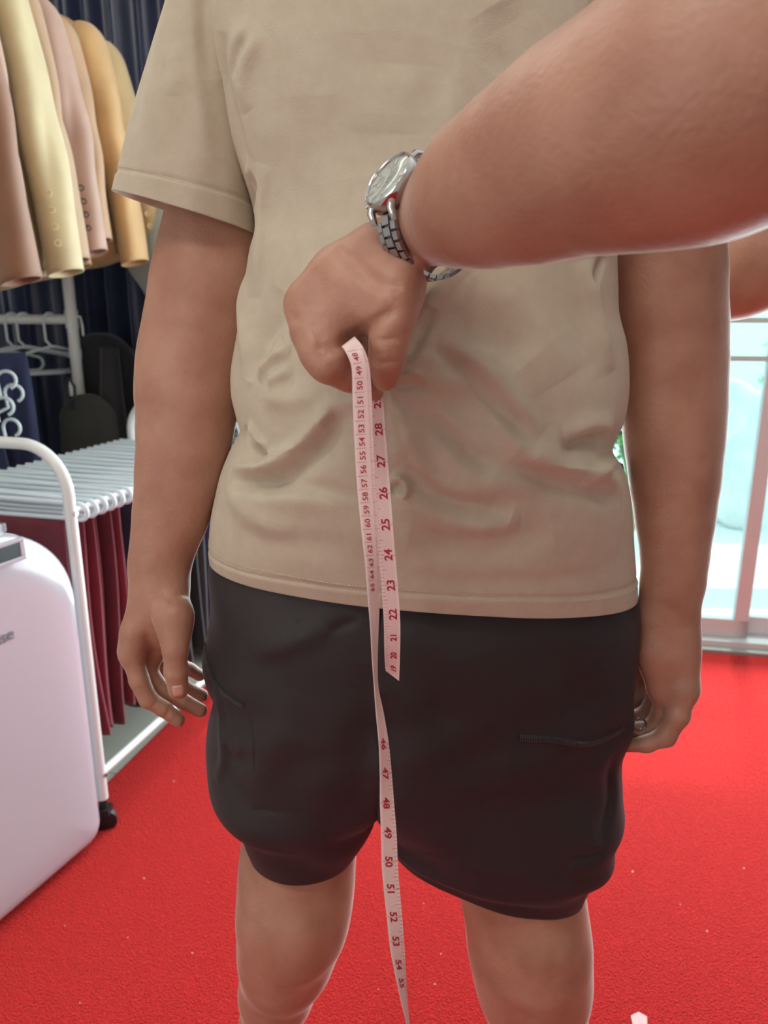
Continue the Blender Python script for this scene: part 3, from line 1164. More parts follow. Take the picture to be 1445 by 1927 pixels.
# ------------------------------------------------------------------ black jacket, dark grey garment, white-topped dress form in a sequinned gown
M_BLK = cloth((32, 32, 38), 0.8)
M_DGR = cloth((50, 52, 50), 0.85)


def hung_mass(name, label, cat, group, cx, cy, top, bot, hw_t, hw_b, th, material, seed, rz=0.0, parts=None):
    r = random.Random(seed)
    ph = [r.uniform(0, 6.28) for _ in range(5)]
    nr, nc = 44, 90
    V = np.zeros((nr, nc, 3))
    for i in range(nr):
        t = (i / (nr - 1)) ** 2
        z_ = top - (top - bot) * t
        hw = hw_t * min(1, math.sqrt(min(1, t / 0.07)) * 0.9 + 0.1) * (1 - t) + hw_b * t
        tt = th * min(1, math.sqrt(min(1, t / 0.06)) * 0.8 + 0.2)
        for j in range(nc):
            a = 2 * math.pi * j / nc
            f = 1 + 0.10 * math.sin(5 * a + ph[0] + 2 * t) * t + 0.06 * math.sin(11 * a + ph[1]) * t
            x, y = hw * math.cos(a) * f, tt * math.sin(a) * f
            V[i, j] = (cx + x * math.cos(rz) - y * math.sin(rz), cy + x * math.sin(rz) + y * math.cos(rz), z_ - 0.035 * (abs(x) / hw_t) ** 3 * (1 - t))
    F = [tuple(f) for f in grid_faces(nr, nc)] + [tuple(range(nc - 1, -1, -1)), tuple((nr - 1) * nc + k for k in range(nc))]
    e = empty(name, (cx, cy, bot))
    tag(e, label, cat, group)
    attach(np_mesh('garment_body', V.reshape(-1, 3), F, material), e)
    return e


e = hung_mass('black_jacket', 'black jacket hung with its shoulder up, in front of the curtain', 'jacket', None, -1.00, 2.68, 1.135, 0.5, 0.12, 0.125, 0.05, M_BLK, 5, rz=-0.1)
m = MB()
for k in range(30):
    pass
sl = []
P0, P1, P2 = PY(206, 655, 2.60), PY(210, 740, 2.58), PY(222, 830, 2.57)
m.tube([P0, P1, P2, P2 + Vector((0.0, 0, -0.2))], [0.03, 0.038, 0.040, 0.042], 16)
attach(m.build('sleeve', M_BLK), e)
e = hung_mass('dark_trousers', 'dark grey trousers folded over a bar, below the black jacket', 'trousers', None, -1.00, 2.50, 0.94, 0.45, 0.09, 0.10, 0.03, M_DGR, 9, rz=0.2)
m = MB()
q = PY(131, 727, 2.46)
m.tube([q + Vector((0.012, 0, -0.075)), q + Vector((0.016, 0, 0.0)), q + Vector((0, 0, 0.026)), q + Vector((-0.014, 0, 0)), q + Vector((-0.01, 0, -0.075))], 0.005, 10)
attach(m.build('hanging_loop', M_BLK), e)
q = PY(133, 728, 2.50)
m = MB(); m.tube([q + Vector((0, 0, -0.03)), q + Vector((0, 0, 0.0)), q + Vector((-0.002, 0, 0.018))], [0.006, 0.0065, 0.002], 12)
o = m.build('hanger_tip', M_PLAS); attach(o, e)

M_SEQ = mat('black_sequins', (40, 44, 46), 0.25, metal=0.4, spec=1.0)
nt = M_SEQ.node_tree
b = nt.nodes['Principled BSDF']
tc = nt.nodes.new('ShaderNodeTexCoord')
vo = nt.nodes.new('ShaderNodeTexVoronoi'); vo.inputs['Scale'].default_value = 95
nt.links.new(tc.outputs['Object'], vo.inputs['Vector'])
bp = nt.nodes.new('ShaderNodeBump'); bp.inputs['Strength'].default_value = 1; bp.inputs['Distance'].default_value = 0.012
nt.links.new(vo.outputs['Distance'], bp.inputs['Height'])
nt.links.new(bp.outputs[0], b.inputs['Normal'])
cr = nt.nodes.new('ShaderNodeMix'); cr.data_type = 'RGBA'
cr.inputs[6].default_value = (*lin((20, 22, 26)), 1); cr.inputs[7].default_value = (*lin((150, 150, 120)), 1)
sr = nt.nodes.new('ShaderNodeSeparateColor')
nt.links.new(vo.outputs['Color'], sr.inputs[0])
mr = nt.nodes.new('ShaderNodeMapRange'); mr.inputs[1].default_value = 0.72; mr.inputs[2].default_value = 1.0
nt.links.new(sr.outputs[0], mr.inputs[0])
nt.links.new(mr.outputs[0], cr.inputs[0])
nt.links.new(cr.outputs[2], b.inputs['Base Color'])

e = empty('dress_form', (-0.64, 2.56, 0))
tag(e, 'dress form in a black sequinned gown, mostly hidden behind the man’s arm', 'dress form')
nr, nc = 70, 120


def gown_r(z):
    zs = [0.05, 0.5, 0.75, 0.9, 1.0, 1.1, 1.2, 1.26]
    rs = [0.27, 0.24, 0.22, 0.205, 0.195, 0.18, 0.14, 0.12]
    return np.interp(z, zs, rs)


V = np.zeros((nr, nc, 3))
for i in range(nr):
    z_ = 1.26 - 1.21 * i / (nr - 1)
    for j in range(nc):
        a = 2 * math.pi * j / nc
        f = 1 + 0.05 * math.sin(14 * a) * max(0, (0.9 - z_)) * 1.4
        V[i, j] = (-0.64 + gown_r(z_) * f * math.cos(a), 2.56 + gown_r(z_) * 0.55 * f * math.sin(a), z_)
F = [tuple(f) for f in grid_faces(nr, nc)] + [tuple(range(nc - 1, -1, -1)), tuple((nr - 1) * nc + k for k in range(nc))]
o = attach(np_mesh('sequinned_gown', V.reshape(-1, 3), F, M_SEQ), e)
fl = Flesh()
fl.cone((-0.64, 2.56, 1.18), (-0.64, 2.56, 1.36), 0.12, 0.19, n=(0, 1, 0), s=0.6)
fl.cone((-0.76, 2.56, 1.38), (-0.52, 2.56, 1.38), 0.085, 0.085, n=(0, 1, 0), s=0.8, k=0.04)
fl.cone((-0.64, 2.56, 1.40), (-0.64, 2.56, 1.52), 0.055, 0.045, k=0.04)
fl.mesh('form_torso', 0.008, mat('grey_felt', (150, 156, 152), 0.95, bump=0.3, bscale=300, sheen=0.3), e)
m = MB()
for k in range(9):
    r_ = random.Random(k)
    q = PY(291 + r_.uniform(-5, 9), 525 + r_.uniform(-14, 14), 2.49)
    m.disc_stack([(0.003, -0.004), (0.010, 0), (0.008, 0.006), (0.002, 0.008)], 9, Matrix.Translation(q) @ Matrix.Rotation(1.3, 4, 'X'))
attach(m.build('fabric_flower', mat('pink_petals', (210, 160, 165), 0.8)), e)

# ------------------------------------------------------------------ portable air conditioner
M_AC = mat('glossy_white_shell', (182, 180, 190), 0.16, spec=0.6, coat=0.6)
M_ACD = mat('dark_vent', (38, 62, 66), 0.4)
A0 = Vector((-0.822, 1.055, 0))
A1 = Vector((-0.648, 1.472, 0))
AU = (A1 - A0).normalized()
AN = Vector((AU.y, -AU.x, 0))           # front normal, to the right
AL = (A1 - A0).length
ac = empty('air_conditioner', tuple(A0 + AU * AL / 2 - AN * 0.17))
tag(ac, 'white glossy portable air conditioner with rounded top, at the left edge of the carpet', 'air conditioner')
ZB, ZT = 0.026, 0.80


def outline(inset=0.0, n=14):
    rt, rb = 0.190, 0.045
    rt, rb = max(rt - inset, 0.012), max(rb - inset, 0.008)
    x0, x1, z0, z1 = inset, AL - inset, ZB + inset, ZT - inset
    pts = []
    for (cx, cz, r, a0) in ((x1 - rb, z0 + rb, rb, -math.pi / 2), (x1 - rt, z1 - rt, rt, 0), (x0 + rt, z1 - rt, rt, math.pi / 2), (x0 + rb, z0 + rb, rb, math.pi)):
        for k in range(n + 1):
            a = a0 + math.pi / 2 * k / n
            pts.append((cx + r * math.cos(a), cz + r * math.sin(a)))
    return pts


def AP(u, d, z):
    return A0 + AU * u - AN * d + Vector((0, 0, z))


prof = [(0.030, 0.006), (0.016, -0.004 + 0.006), (0.006, 0.008), (0.0, 0.018), (0.0, 0.10), (0.0, 0.2), (0.0, 0.30), (0.006, 0.322), (0.02, 0.335)]
rings = []
for ins, d in [(0.12, -0.004), (0.075, -0.003), (0.03, 0.0), (0.012, 0.004), (0.003, 0.011), (0.0, 0.022), (0.0, 0.1), (0.0, 0.2), (0.0, 0.30), (0.006, 0.322), (0.02, 0.335)]:
    rings.append([AP(x, d, z_) for x, z_ in outline(ins)])
nc = len(rings[0])
V = [p for rg in rings for p in rg]
F = [(i * nc + k, i * nc + (k + 1) % nc, (i + 1) * nc + (k + 1) % nc, (i + 1) * nc + k) for i in range(len(rings) - 1) for k in range(nc)]
F += [tuple(range(nc - 1, -1, -1)), tuple((len(rings) - 1) * nc + k for k in range(nc))]
o = np_mesh('shell', V, F, M_AC)
attach(o, ac)
m = MB()      # seam between front panel and body
pts = [AP(x, 0.045, z_) for x, z_ in outline(-0.0006)]
m.tube(pts + [pts[0]], 0.0016, 6)
attach(m.build('panel_seam', mat('seam_grey', (170, 172, 180), 0.4)), ac)
# air outlet on the top
m = MB()
M = Matrix(((AU.x, -AN.x, 0, A0.x), (AU.y, -AN.y, 0, A0.y), (0, 0, 1, 0), (0, 0, 0, 1)))
m.box(0.14, AL - 0.13, 0.055, 0.175, ZT - 0.02, ZT + 0.0015, M)
attach(m.build('air_outlet', M_ACD, smooth=False), ac)
m = MB()
for (a, b_, c, d) in ((0.125, AL - 0.115, 0.045, 0.057), (0.125, AL - 0.115, 0.173, 0.185), (0.125, 0.14, 0.045, 0.185), (AL - 0.13, AL - 0.115, 0.045, 0.185)):
    m.box(a, b_, c, d, ZT - 0.01, ZT + 0.008, M)
attach(m.build('outlet_rim', M_AC, smooth=False, bevel=0.003), ac)
m = MB()
for k in range(4):
    m.box(0.145, AL - 0.135, 0.07 + 0.027 * k, 0.074 + 0.027 * k, ZT - 0.002, ZT + 0.006, M)
attach(m.build('louvre', M_ACD, smooth=False), ac)
# vent at the top of the front, dark with a pale rim


def front_uv(px_, py_):
    r_ = camray(px_, py_)
    o2 = Vector((0, 0, CAM_Z))
    q_ = o2 + r_ * ((A0 - o2).dot(AN) / r_.dot(AN)) - A0
    return q_.dot(AU), q_.z


uR, zR = front_uv(34, 1046)
zU = zR + 0.028
m = MB()
m.box(0.07, uR, -0.0075, 0.0, zR, zU, M)
attach(m.build('front_vent', M_ACD, smooth=False, bevel=0.002), ac)
m = MB()
for (a, b_, c, d) in ((0.06, uR + 0.012, zU, zU + 0.008), (0.06, uR + 0.012, zR - 0.008, zR), (uR, uR + 0.012, zR, zU), (0.06, 0.07, zR, zU)):
    m.box(a, b_, -0.009, 0.0, c, d, M)
attach(m.build('vent_rim', M_AC, smooth=False, bevel=0.002), ac)
# brand lettering on the front
V, F = text_mesh('Hisense', 0.034, 0.0004)
c = PD(0, 1200, 1.30)
tt = []
zc = 0.0
# find the front-plane point under the end of the word
r = camray(22, 1190)
o_ = Vector((0, 0, CAM_Z))
t_ = (A0 - o_).dot(AN) / r.dot(AN)
end = o_ + r * t_
wmax = max(v.x for v in V)
V2 = [end + AU * (v.x - wmax) + Vector((0, 0, v.y)) + AN * 0.0062 for v in V]
o = MB().add(V2, F).build('brand_lettering', mat('grey_print', (110, 112, 120), 0.5), smooth=False)
attach(o, ac)
for (u_, d_) in ((0.06, 0.05), (AL - 0.06, 0.05), (0.06, 0.29), (AL - 0.06, 0.29)):
    q = AP(u_, d_, 0)
    m = MB()
    M2 = Matrix.Translation((q.x, q.y, 0.033)) @ Matrix.Rotation(math.radians(90), 4, 'X')
    m.disc_stack([(0.015, -0.011), (0.0225, -0.008), (0.0225, 0.008), (0.015, 0.011)], 20, M2)
    m.tube([(q.x, q.y, 0.035), (q.x, q.y, 0.065)], 0.009, 8)
    attach(m.build('caster', M_CAST), ac)

# ================================================================== THE MAN BEING MEASURED
M_SKIN = mat('skin', (184, 138, 117), 0.48, bump=0.25, bscale=260, rgb2=(168, 119, 99), vscale=22, sss=0.12, spec=0.5, sheen=0.8, sheen_col=(255, 240, 235))
M_SKIN.node_tree.nodes['Principled BSDF'].inputs['Sheen Roughness'].default_value = 0.22
M_NAIL = mat('nail', (206, 160, 146), 0.3, spec=0.6, coat=0.3)


def RP(rpx, p):
    return rpx / FPX * depth_of(p)


def ch(rows):
    """rows of (px, py, radius px, Y) -> [(point, radius)]"""
    out = []
    for (x, y, r, Y) in rows:
        p = PY(x, y, Y)
        out.append((p, RP(r, p)))
    return out


def bvh_of(o):
    me = o.data
    return BVHTree.FromPolygons([v.co.copy() for v in me.vertices], [tuple(p.vertices) for p in me.polygons])


EYE = Vector((0, 0, CAM_Z))


def hit(bvh, px, py):
    r = camray(px, py).normalized()
    loc, nrm, idx, dist = bvh.ray_cast(EYE, r)
    return (loc, nrm) if loc is not None else (None, None)


def crease_pass(flesh, lst):
    """skin creases are cut where they lie on the surface of a coarse first mesh"""
    tmp = flesh.mesh('coarse', 0.004, None, None, smooth_it=1)
    bv = bvh_of(tmp)
    bpy.data.objects.remove(tmp)
    for pts, w, d in lst:
        P = [hit(bv, x, y)[0] for x, y in pts]
        P = [p for p in P if p is not None]
        if len(P) >= 2:
            flesh.groove(P, w, d)


man = empty('person', (0.05, 0.79, 0))
tag(man, 'standing person in beige T-shirt and black shorts, arms hanging, being measured at the waist', 'person')
fl = Flesh()
# hidden core joins arms, trunk, legs
fl.cone((0.05, 0.80, 0.95), (0.05, 0.79, 1.12), 0.15, 0.155, n=(0, 1, 0), s=0.62, k=.04)
fl.cone((0.05, 0.79, 1.12), (0.05, 0.80, 1.36), 0.155, 0.16, n=(0, 1, 0), s=0.60, k=.04)
fl.cone((-0.10, 0.81, 1.40), (0.20, 0.81, 1.40), 0.06, 0.06, k=.04)
fl.cone((0.05, 0.80, 1.40), (0.05, 0.795, 1.60), 0.062, 0.060, k=.03)
# head
fl.cone((0.05, 0.80, 1.66), (0.05, 0.805, 1.735), 0.070, 0.082, k=.03)
fl.cone((0.05, 0.765, 1.615), (0.05, 0.755, 1.68), 0.045, 0.058, k=.03)
fl.cone((0.05, 0.690, 1.690), (0.05, 0.672, 1.655), 0.008, 0.013, k=.012)      # nose
fl.cone((0.035, 0.690, 1.618), (0.065, 0.690, 1.618), 0.008, 0.008, k=.01)      # lips
fl.cone((0.015, 0.692, 1.712), (0.085, 0.692, 1.712), 0.010, 0.010, k=.015)     # brow
for sx in (-1, 1):
    fl.cone((0.05 + sx * 0.079, 0.80, 1.66), (0.05 + sx * 0.085, 0.805, 1.70), 0.010, 0.016, n=(1, 0, 0), s=.5, k=.008)
    fl.groove([(0.05 + sx * 0.032, 0.700, 1.692), (0.05 + sx * 0.034, 0.700, 1.692)], 0.016, 0.007)
# arm on the left of the photo
armL = ch([(410, 10, 50, .81), (380, 200, 62, .81), (395, 330, 72, .80), (401, 420, 83, .795), (390, 500, 90, .79), (382, 560, 93, .785), (368, 640, 93, .78),
           (358, 700, 92, .775), (353, 760, 88, .77), (345, 840, 79, .76), (334, 910, 71, .755), (319, 980, 61, .75), (304, 1040, 50, .745), (298, 1080, 46, .74), (299, 1105, 47, .735)])
fl.cone((-0.10, 0.81, 1.40), armL[0][0], .05, armL[0][1], k=.03)
fl.chain(armL, k=.02, n=(0.1, 1, 0), s=0.86)
Yh = 0.715
palm = ch([(299, 1105, 46, .735), (290, 1165, 50, Yh + .015), (280, 1215, 38, Yh + .025)])
fl.chain(palm, k=.015, n=(0.5, 1, 0.1), s=0.62)
fl.chain(ch([(285, 1130, 34, .73), (256, 1190, 24, Yh + .005), (246, 1228, 20, Yh)]), k=.015)
fl.chain(ch([(315, 1110, 34, .73), (327, 1160, 32, Yh - .012), (330, 1195, 27, Yh - .022)]), k=.014)
fl.finger(1, ch([(328, 1175, 28, Yh - .015), (330, 1222, 22.5, Yh - .032), (331, 1262, 20.5, Yh - .036), (336, 1297, 19.5, Yh - .036)]), kk=.008, k=.006)
fl.finger(2, ch([(247, 1226, 20, Yh), (262, 1280, 18.5, Yh - .004), (279, 1316, 17, Yh - .006), (308, 1334, 15.0, Yh - .004), (335, 1355, 13.5, Yh - .002)]), kk=.01)
fl.finger(3, ch([(262, 1218, 18, Yh + .018), (278, 1262, 16.5, Yh + .016), (305, 1298, 15.5, Yh + .016), (345, 1320, 14.5, Yh + .018), (377, 1337, 13.5, Yh + .02)]), kk=.01)
fl.finger(4, ch([(280, 1210, 17, Yh + .038), (296, 1242, 15.5, Yh + .038), (322, 1275, 14.5, Yh + .042), (352, 1297, 14, Yh + .048), (379, 1309, 13, Yh + .052)]), kk=.01)
fl.finger(5, ch([(296, 1202, 16, Yh + .055), (310, 1226, 13.5, Yh + .058), (332, 1246, 12.5, Yh + .064), (358, 1260, 12, Yh + .072), (376, 1271, 11.5, Yh + .077)]), kk=.01)


creases = []


def groove_px(pts, Y, w=.0016, d=.0012):
    creases.append((pts, w, d))


groove_px([(312, 1256), (330, 1262), (348, 1257)], Yh - .056)
groove_px([(313, 1264), (330, 1269), (348, 1265)], Yh - .056)
groove_px([(297, 1312), (288, 1330)], Yh - .018, .002, .0015)
groove_px([(319, 1333), (311, 1349)], Yh - .016, .002, .0014)
groove_px([(290, 1120), (320, 1128), (350, 1118)], .70, .003, .0012)
groove_px([(276, 1200), (292, 1228)], Yh - .02, .004, .003)
# arm on the right of the photo
armR = ch([(1200, 10, 50, .81), (1245, 200, 72, .81), (1254, 420, 98, .80), (1256, 520, 101, .795), (1262, 620, 97, .79), (1267, 700, 91, .785),
           (1268, 780, 88, .78), (1269, 850, 81, .775), (1270, 920, 73, .77), (1270, 990, 63, .765), (1269, 1060, 54, .76), (1262, 1110, 51, .755)])
fl.cone((0.20, 0.81, 1.40), armR[0][0], .05, armR[0][1], k=.03)
fl.chain(armR, k=.02, n=(-0.1, 1, 0), s=0.86)
fl.cone(PY(1298, 1095, .76), PY(1296, 1108, .76), RP(23, PY(1298, 1100, .76)), RP(22, PY(1298, 1100, .76)), k=.012)     # wrist bone
Yr = 0.735
fl.chain(ch([(1262, 1110, 51, .755), (1258, 1170, 52, .75), (1256, 1230, 52, .745), (1262, 1290, 46, Yr + .01)]), k=.015, n=(0.1, 1, 0.1), s=0.55)
fl.chain(ch([(1285, 1200, 26, .745), (1289, 1296, 24, Yr)]), k=.012)
fl.chain(ch([(1232, 1150, 32, .76), (1222, 1205, 26, .775)]), k=.014)
fl.finger(1, ch([(1226, 1190, 27, .77), (1206, 1255, 20, .79), (1206, 1300, 17.5, .80), (1216, 1342, 15, .80)]), kk=.008, k=.005)
fl.finger(2, ch([(1286, 1298, 24, Yr), (1275, 1345, 21.5, Yr - .004), (1252, 1386, 18.5, Yr - .004), (1216, 1400, 15.0, Yr), (1178, 1403, 12.5, Yr + .006)]), kk=.012, k=.006)
fl.finger(3, ch([(1262, 1290, 24, Yr + .016), (1250, 1340, 21, Yr + .016), (1228, 1372, 18, Yr + .018), (1196, 1375, 15, Yr + .022), (1168, 1372, 12.5, Yr + .026)]), kk=.012, k=.006)
fl.finger(4, ch([(1240, 1280, 22, Yr + .034), (1232, 1325, 18, Yr + .036), (1208, 1350, 15.5, Yr + .04), (1178, 1352, 13, Yr + .044)]), kk=.012, k=.006)
fl.finger(5, ch([(1228, 1270, 19, Yr + .05), (1220, 1305, 15, Yr + .054), (1198, 1325, 13, Yr + .06), (1175, 1328, 11, Yr + .064)]), kk=.012, k=.006)
# legs
legL = ch([(600, 1330, 120, .775), (575, 1500, 104, .765), (560, 1620, 97, .755), (556, 1690, 95, .75), (549, 1740, 90, .75), (537, 1800, 78, .755), (520, 1865, 61, .77), (508, 1927, 48, .785), (500, 1990, 42, .79), (497, 2110, 40, .79)])
legR = ch([(880, 1330, 130, .775), (940, 1500, 112, .765), (975, 1640, 105, .755), (990, 1725, 103, .75), (997, 1790, 103, .75), (1004, 1850, 96, .755), (1012, 1927, 82, .77), (1018, 1990, 70, .785), (1018, 2140, 55, .79)])
for lg, x in ((legL, -.02), (legR, .12)):
    fl.chain(lg, k=.03, n=(0, 1, 0.2), s=1.05)
    fl.cone((x, .79, .90), lg[0][0], .10, lg[0][1], k=.04)
    an = lg[-1][0]
    base = Vector((an.x, 0.80, 0.085))
    fl.cone(an, base, lg[-1][1], .036, k=.02)
    fl.cone(base, (an.x, 0.84, 0.042), .036, .034, k=.02)
    sx = -1 if x < 0 else 1
    fl.cone(base, (an.x + sx * .03, 0.66, 0.045), .036, .032, k=.02)
    fl.cone((an.x, 0.82, 0.036), (an.x + sx * .03, 0.655, 0.032), .030, .034, k=.02)
    for t in range(5):
        tx = an.x + sx * (.03 + (t - 1.6) * .019)
        fl.finger(10 + t + (0 if x < 0 else 10), [(Vector((tx, .66, .026)), .015), (Vector((tx + sx * .004, .612 + .009 * t, .0135)), .0125 if t == 0 else .0095)], kk=.008)
    kx = lg[3][0]
    fl.cone(kx + Vector((0, -.045, .005)), kx + Vector((0, -.045, -.035)), .028, .024, k=.03)   # knee cap
crease_pass(fl, creases)
body = fl.mesh('body', 0.0021, M_SKIN, man, smooth_it=2)
# hair
fh = Flesh()
fh.cone((0.05, 0.815, 1.745), (0.05, 0.80, 1.765), 0.085, 0.084, k=.02)
fh.cone((0.05, 0.86, 1.68), (0.05, 0.84, 1.74), 0.05, 0.07, k=.03)
fh.mesh('hair', 0.006, mat('dark_hair', (48, 36, 30), 0.7, bump=1, bscale=120, stretch=(1, 1, .1)), man)


bt = bvh_of(body)
def nail(bvh, cx, cy, w, h, parent, ang=0.0, name='fingernail'):
    """a thin curved plate lying on the finger"""
    V, F = [], []
    n = 9
    for j in range(n):
        for i in range(n):
            a, b_ = (i / (n - 1) - .5) * 2, (j / (n - 1) - .5) * 2
            k = math.sqrt(max(0, 1 - 0.18 * b_ * b_)) if b_ < 0 else math.sqrt(max(0.05, 1 - 0.55 * b_ * b_))
            x, y = a * w / 2 * k, b_ * h / 2
            X = cx + x * math.cos(ang) - y * math.sin(ang)
            Y = cy + x * math.sin(ang) + y * math.cos(ang)
            l, nn = hit(bvh, X, Y)
            if l is None:
                return None
            e = max(abs(a), abs(b_))
            V.append(l - camray(X, Y).normalized() * (0.0008 if e < .99 else -0.0006))
    for j in range(n - 1):
        for i in range(n - 1):
            F.append((j * n + i, j * n + i + 1, (j + 1) * n + i + 1, (j + 1) * n + i))
    o = np_mesh(name, V, F, M_NAIL)
    return attach(o, parent)


nail(bt, 335, 1300, 24, 22, man, -0.15)

# ------------------------------------------------------------------ T-shirt
M_SHIRT = mat('beige_jersey', (202, 189, 171), 0.9, bump=0.35, bscale=1300, rgb2=(196, 183, 164), vscale=60, sheen=0.35, sheen_col=(255, 245, 225), spec=0.25, detail=2)
M_THREAD = mat('pale_thread', (214, 198, 172), 0.8)

rows = [  # Lx, Ly, Rx, Ry, Yaxis, front, back
    (401, 1042, 1187, 1106, .775, .142, .13),
    (399, 1015, 1184, 1060, .775, .150, .135),
    (402, 970, 1178, 1000, .775, .158, .14),
    (410, 925, 1173, 950, .775, .165, .14),
    (420, 885, 1168, 905, .775, .168, .135),
    (436, 850, 1157, 868, .775, .170, .13),
    (450, 822, 1137, 836, .775, .170, .13),
    (459, 802, 1141, 812, .775, .170, .13),
    (451, 775, 1157, 780, .775, .168, .13),
    (443, 740, 1166, 738, .775, .164, .13),
    (443, 700, 1168, 695, .775, .160, .13),
    (449, 650, 1165, 645, .776, .154, .13),
    (458, 590, 1153, 590, .777, .148, .13),
    (466, 530, 1151, 540, .778, .142, .13),
    (474, 475, 1148, 480, .78, .137, .13),
    (483, 430, 1150, 430, .782, .134, .13),
    (474, 370, 1152, 370, .784, .131, .13),
    (438, 270, 1165, 270, .786, .128, .13),
    (410, 170, 1180, 170, .788, .126, .13),
    (396, 90, 1190, 90, .79, .124, .13),
    (390, 10, 1196, 10, .79, .120, .13),
    (398, -60, 1190, -60, .79, .112, .12),
    (430, -115, 1155, -115, .79, .098, .10),
    (500, -150, 1080, -150, .79, .080, .08),
    (590, -172, 990, -172, .79, .068, .065),
    (640, -182, 940, -182, .79, .060, .062),
]
ctrl = []
for (lx, ly, rx, ry, Y, f, b_) in rows:
    L, R = PY(lx, ly, Y), PY(rx, ry, Y)
    ctrl.append([(L.x + R.x) / 2, Y, (L.z + R.z) / 2, (R.x - L.x) / 2, (R.z - L.z) / 2, f, b_])
ctrl = np.array(ctrl)
NR, NC = 520, 760
# columns: two thirds of them on the front half
fr = int(NC * 0.78)
ang = np.concatenate([np.linspace(-np.pi, 0, fr, endpoint=False), np.linspace(0, np.pi, NC - fr, endpoint=False)])
C = catmull(ctrl, NR)
ca, sa = np.cos(ang), np.sin(ang)
ex = 2.0 / 2.25
cx_ = np.sign(ca) * np.abs(ca) ** ex
sy_ = np.sign(sa) * np.abs(sa) ** ex
G = np.zeros((NR, NC, 3))
dep = np.where(sy_[None] < 0, C[:, 5:6], C[:, 6:7])
G[..., 0] = C[:, 0:1] + C[:, 3:4] * cx_[None]
G[..., 1] = C[:, 1:2] + dep * sy_[None]
G[..., 2] = C[:, 2:3] + C[:, 4:5] * cx_[None]
# hem rises a little at the front
tt = np.arange(NR)[:, None] / NR
G[..., 2] += 0.010 * np.clip(-sy_[None], 0, 1) ** 1.5 * np.exp(-(tt / 0.25) ** 2)
F = grid_faces(NR, NC)
base_bvh = BVHTree.FromPolygons([Vector(v) for v in G[::8, ::8].reshape(-1, 3)], [tuple(int(x) for x in f) for f in grid_faces(len(G[::8]), len(G[0, ::8]))])


def cast_shirt(x, y):
    l, _ = hit(base_bvh, x, y)
    return l


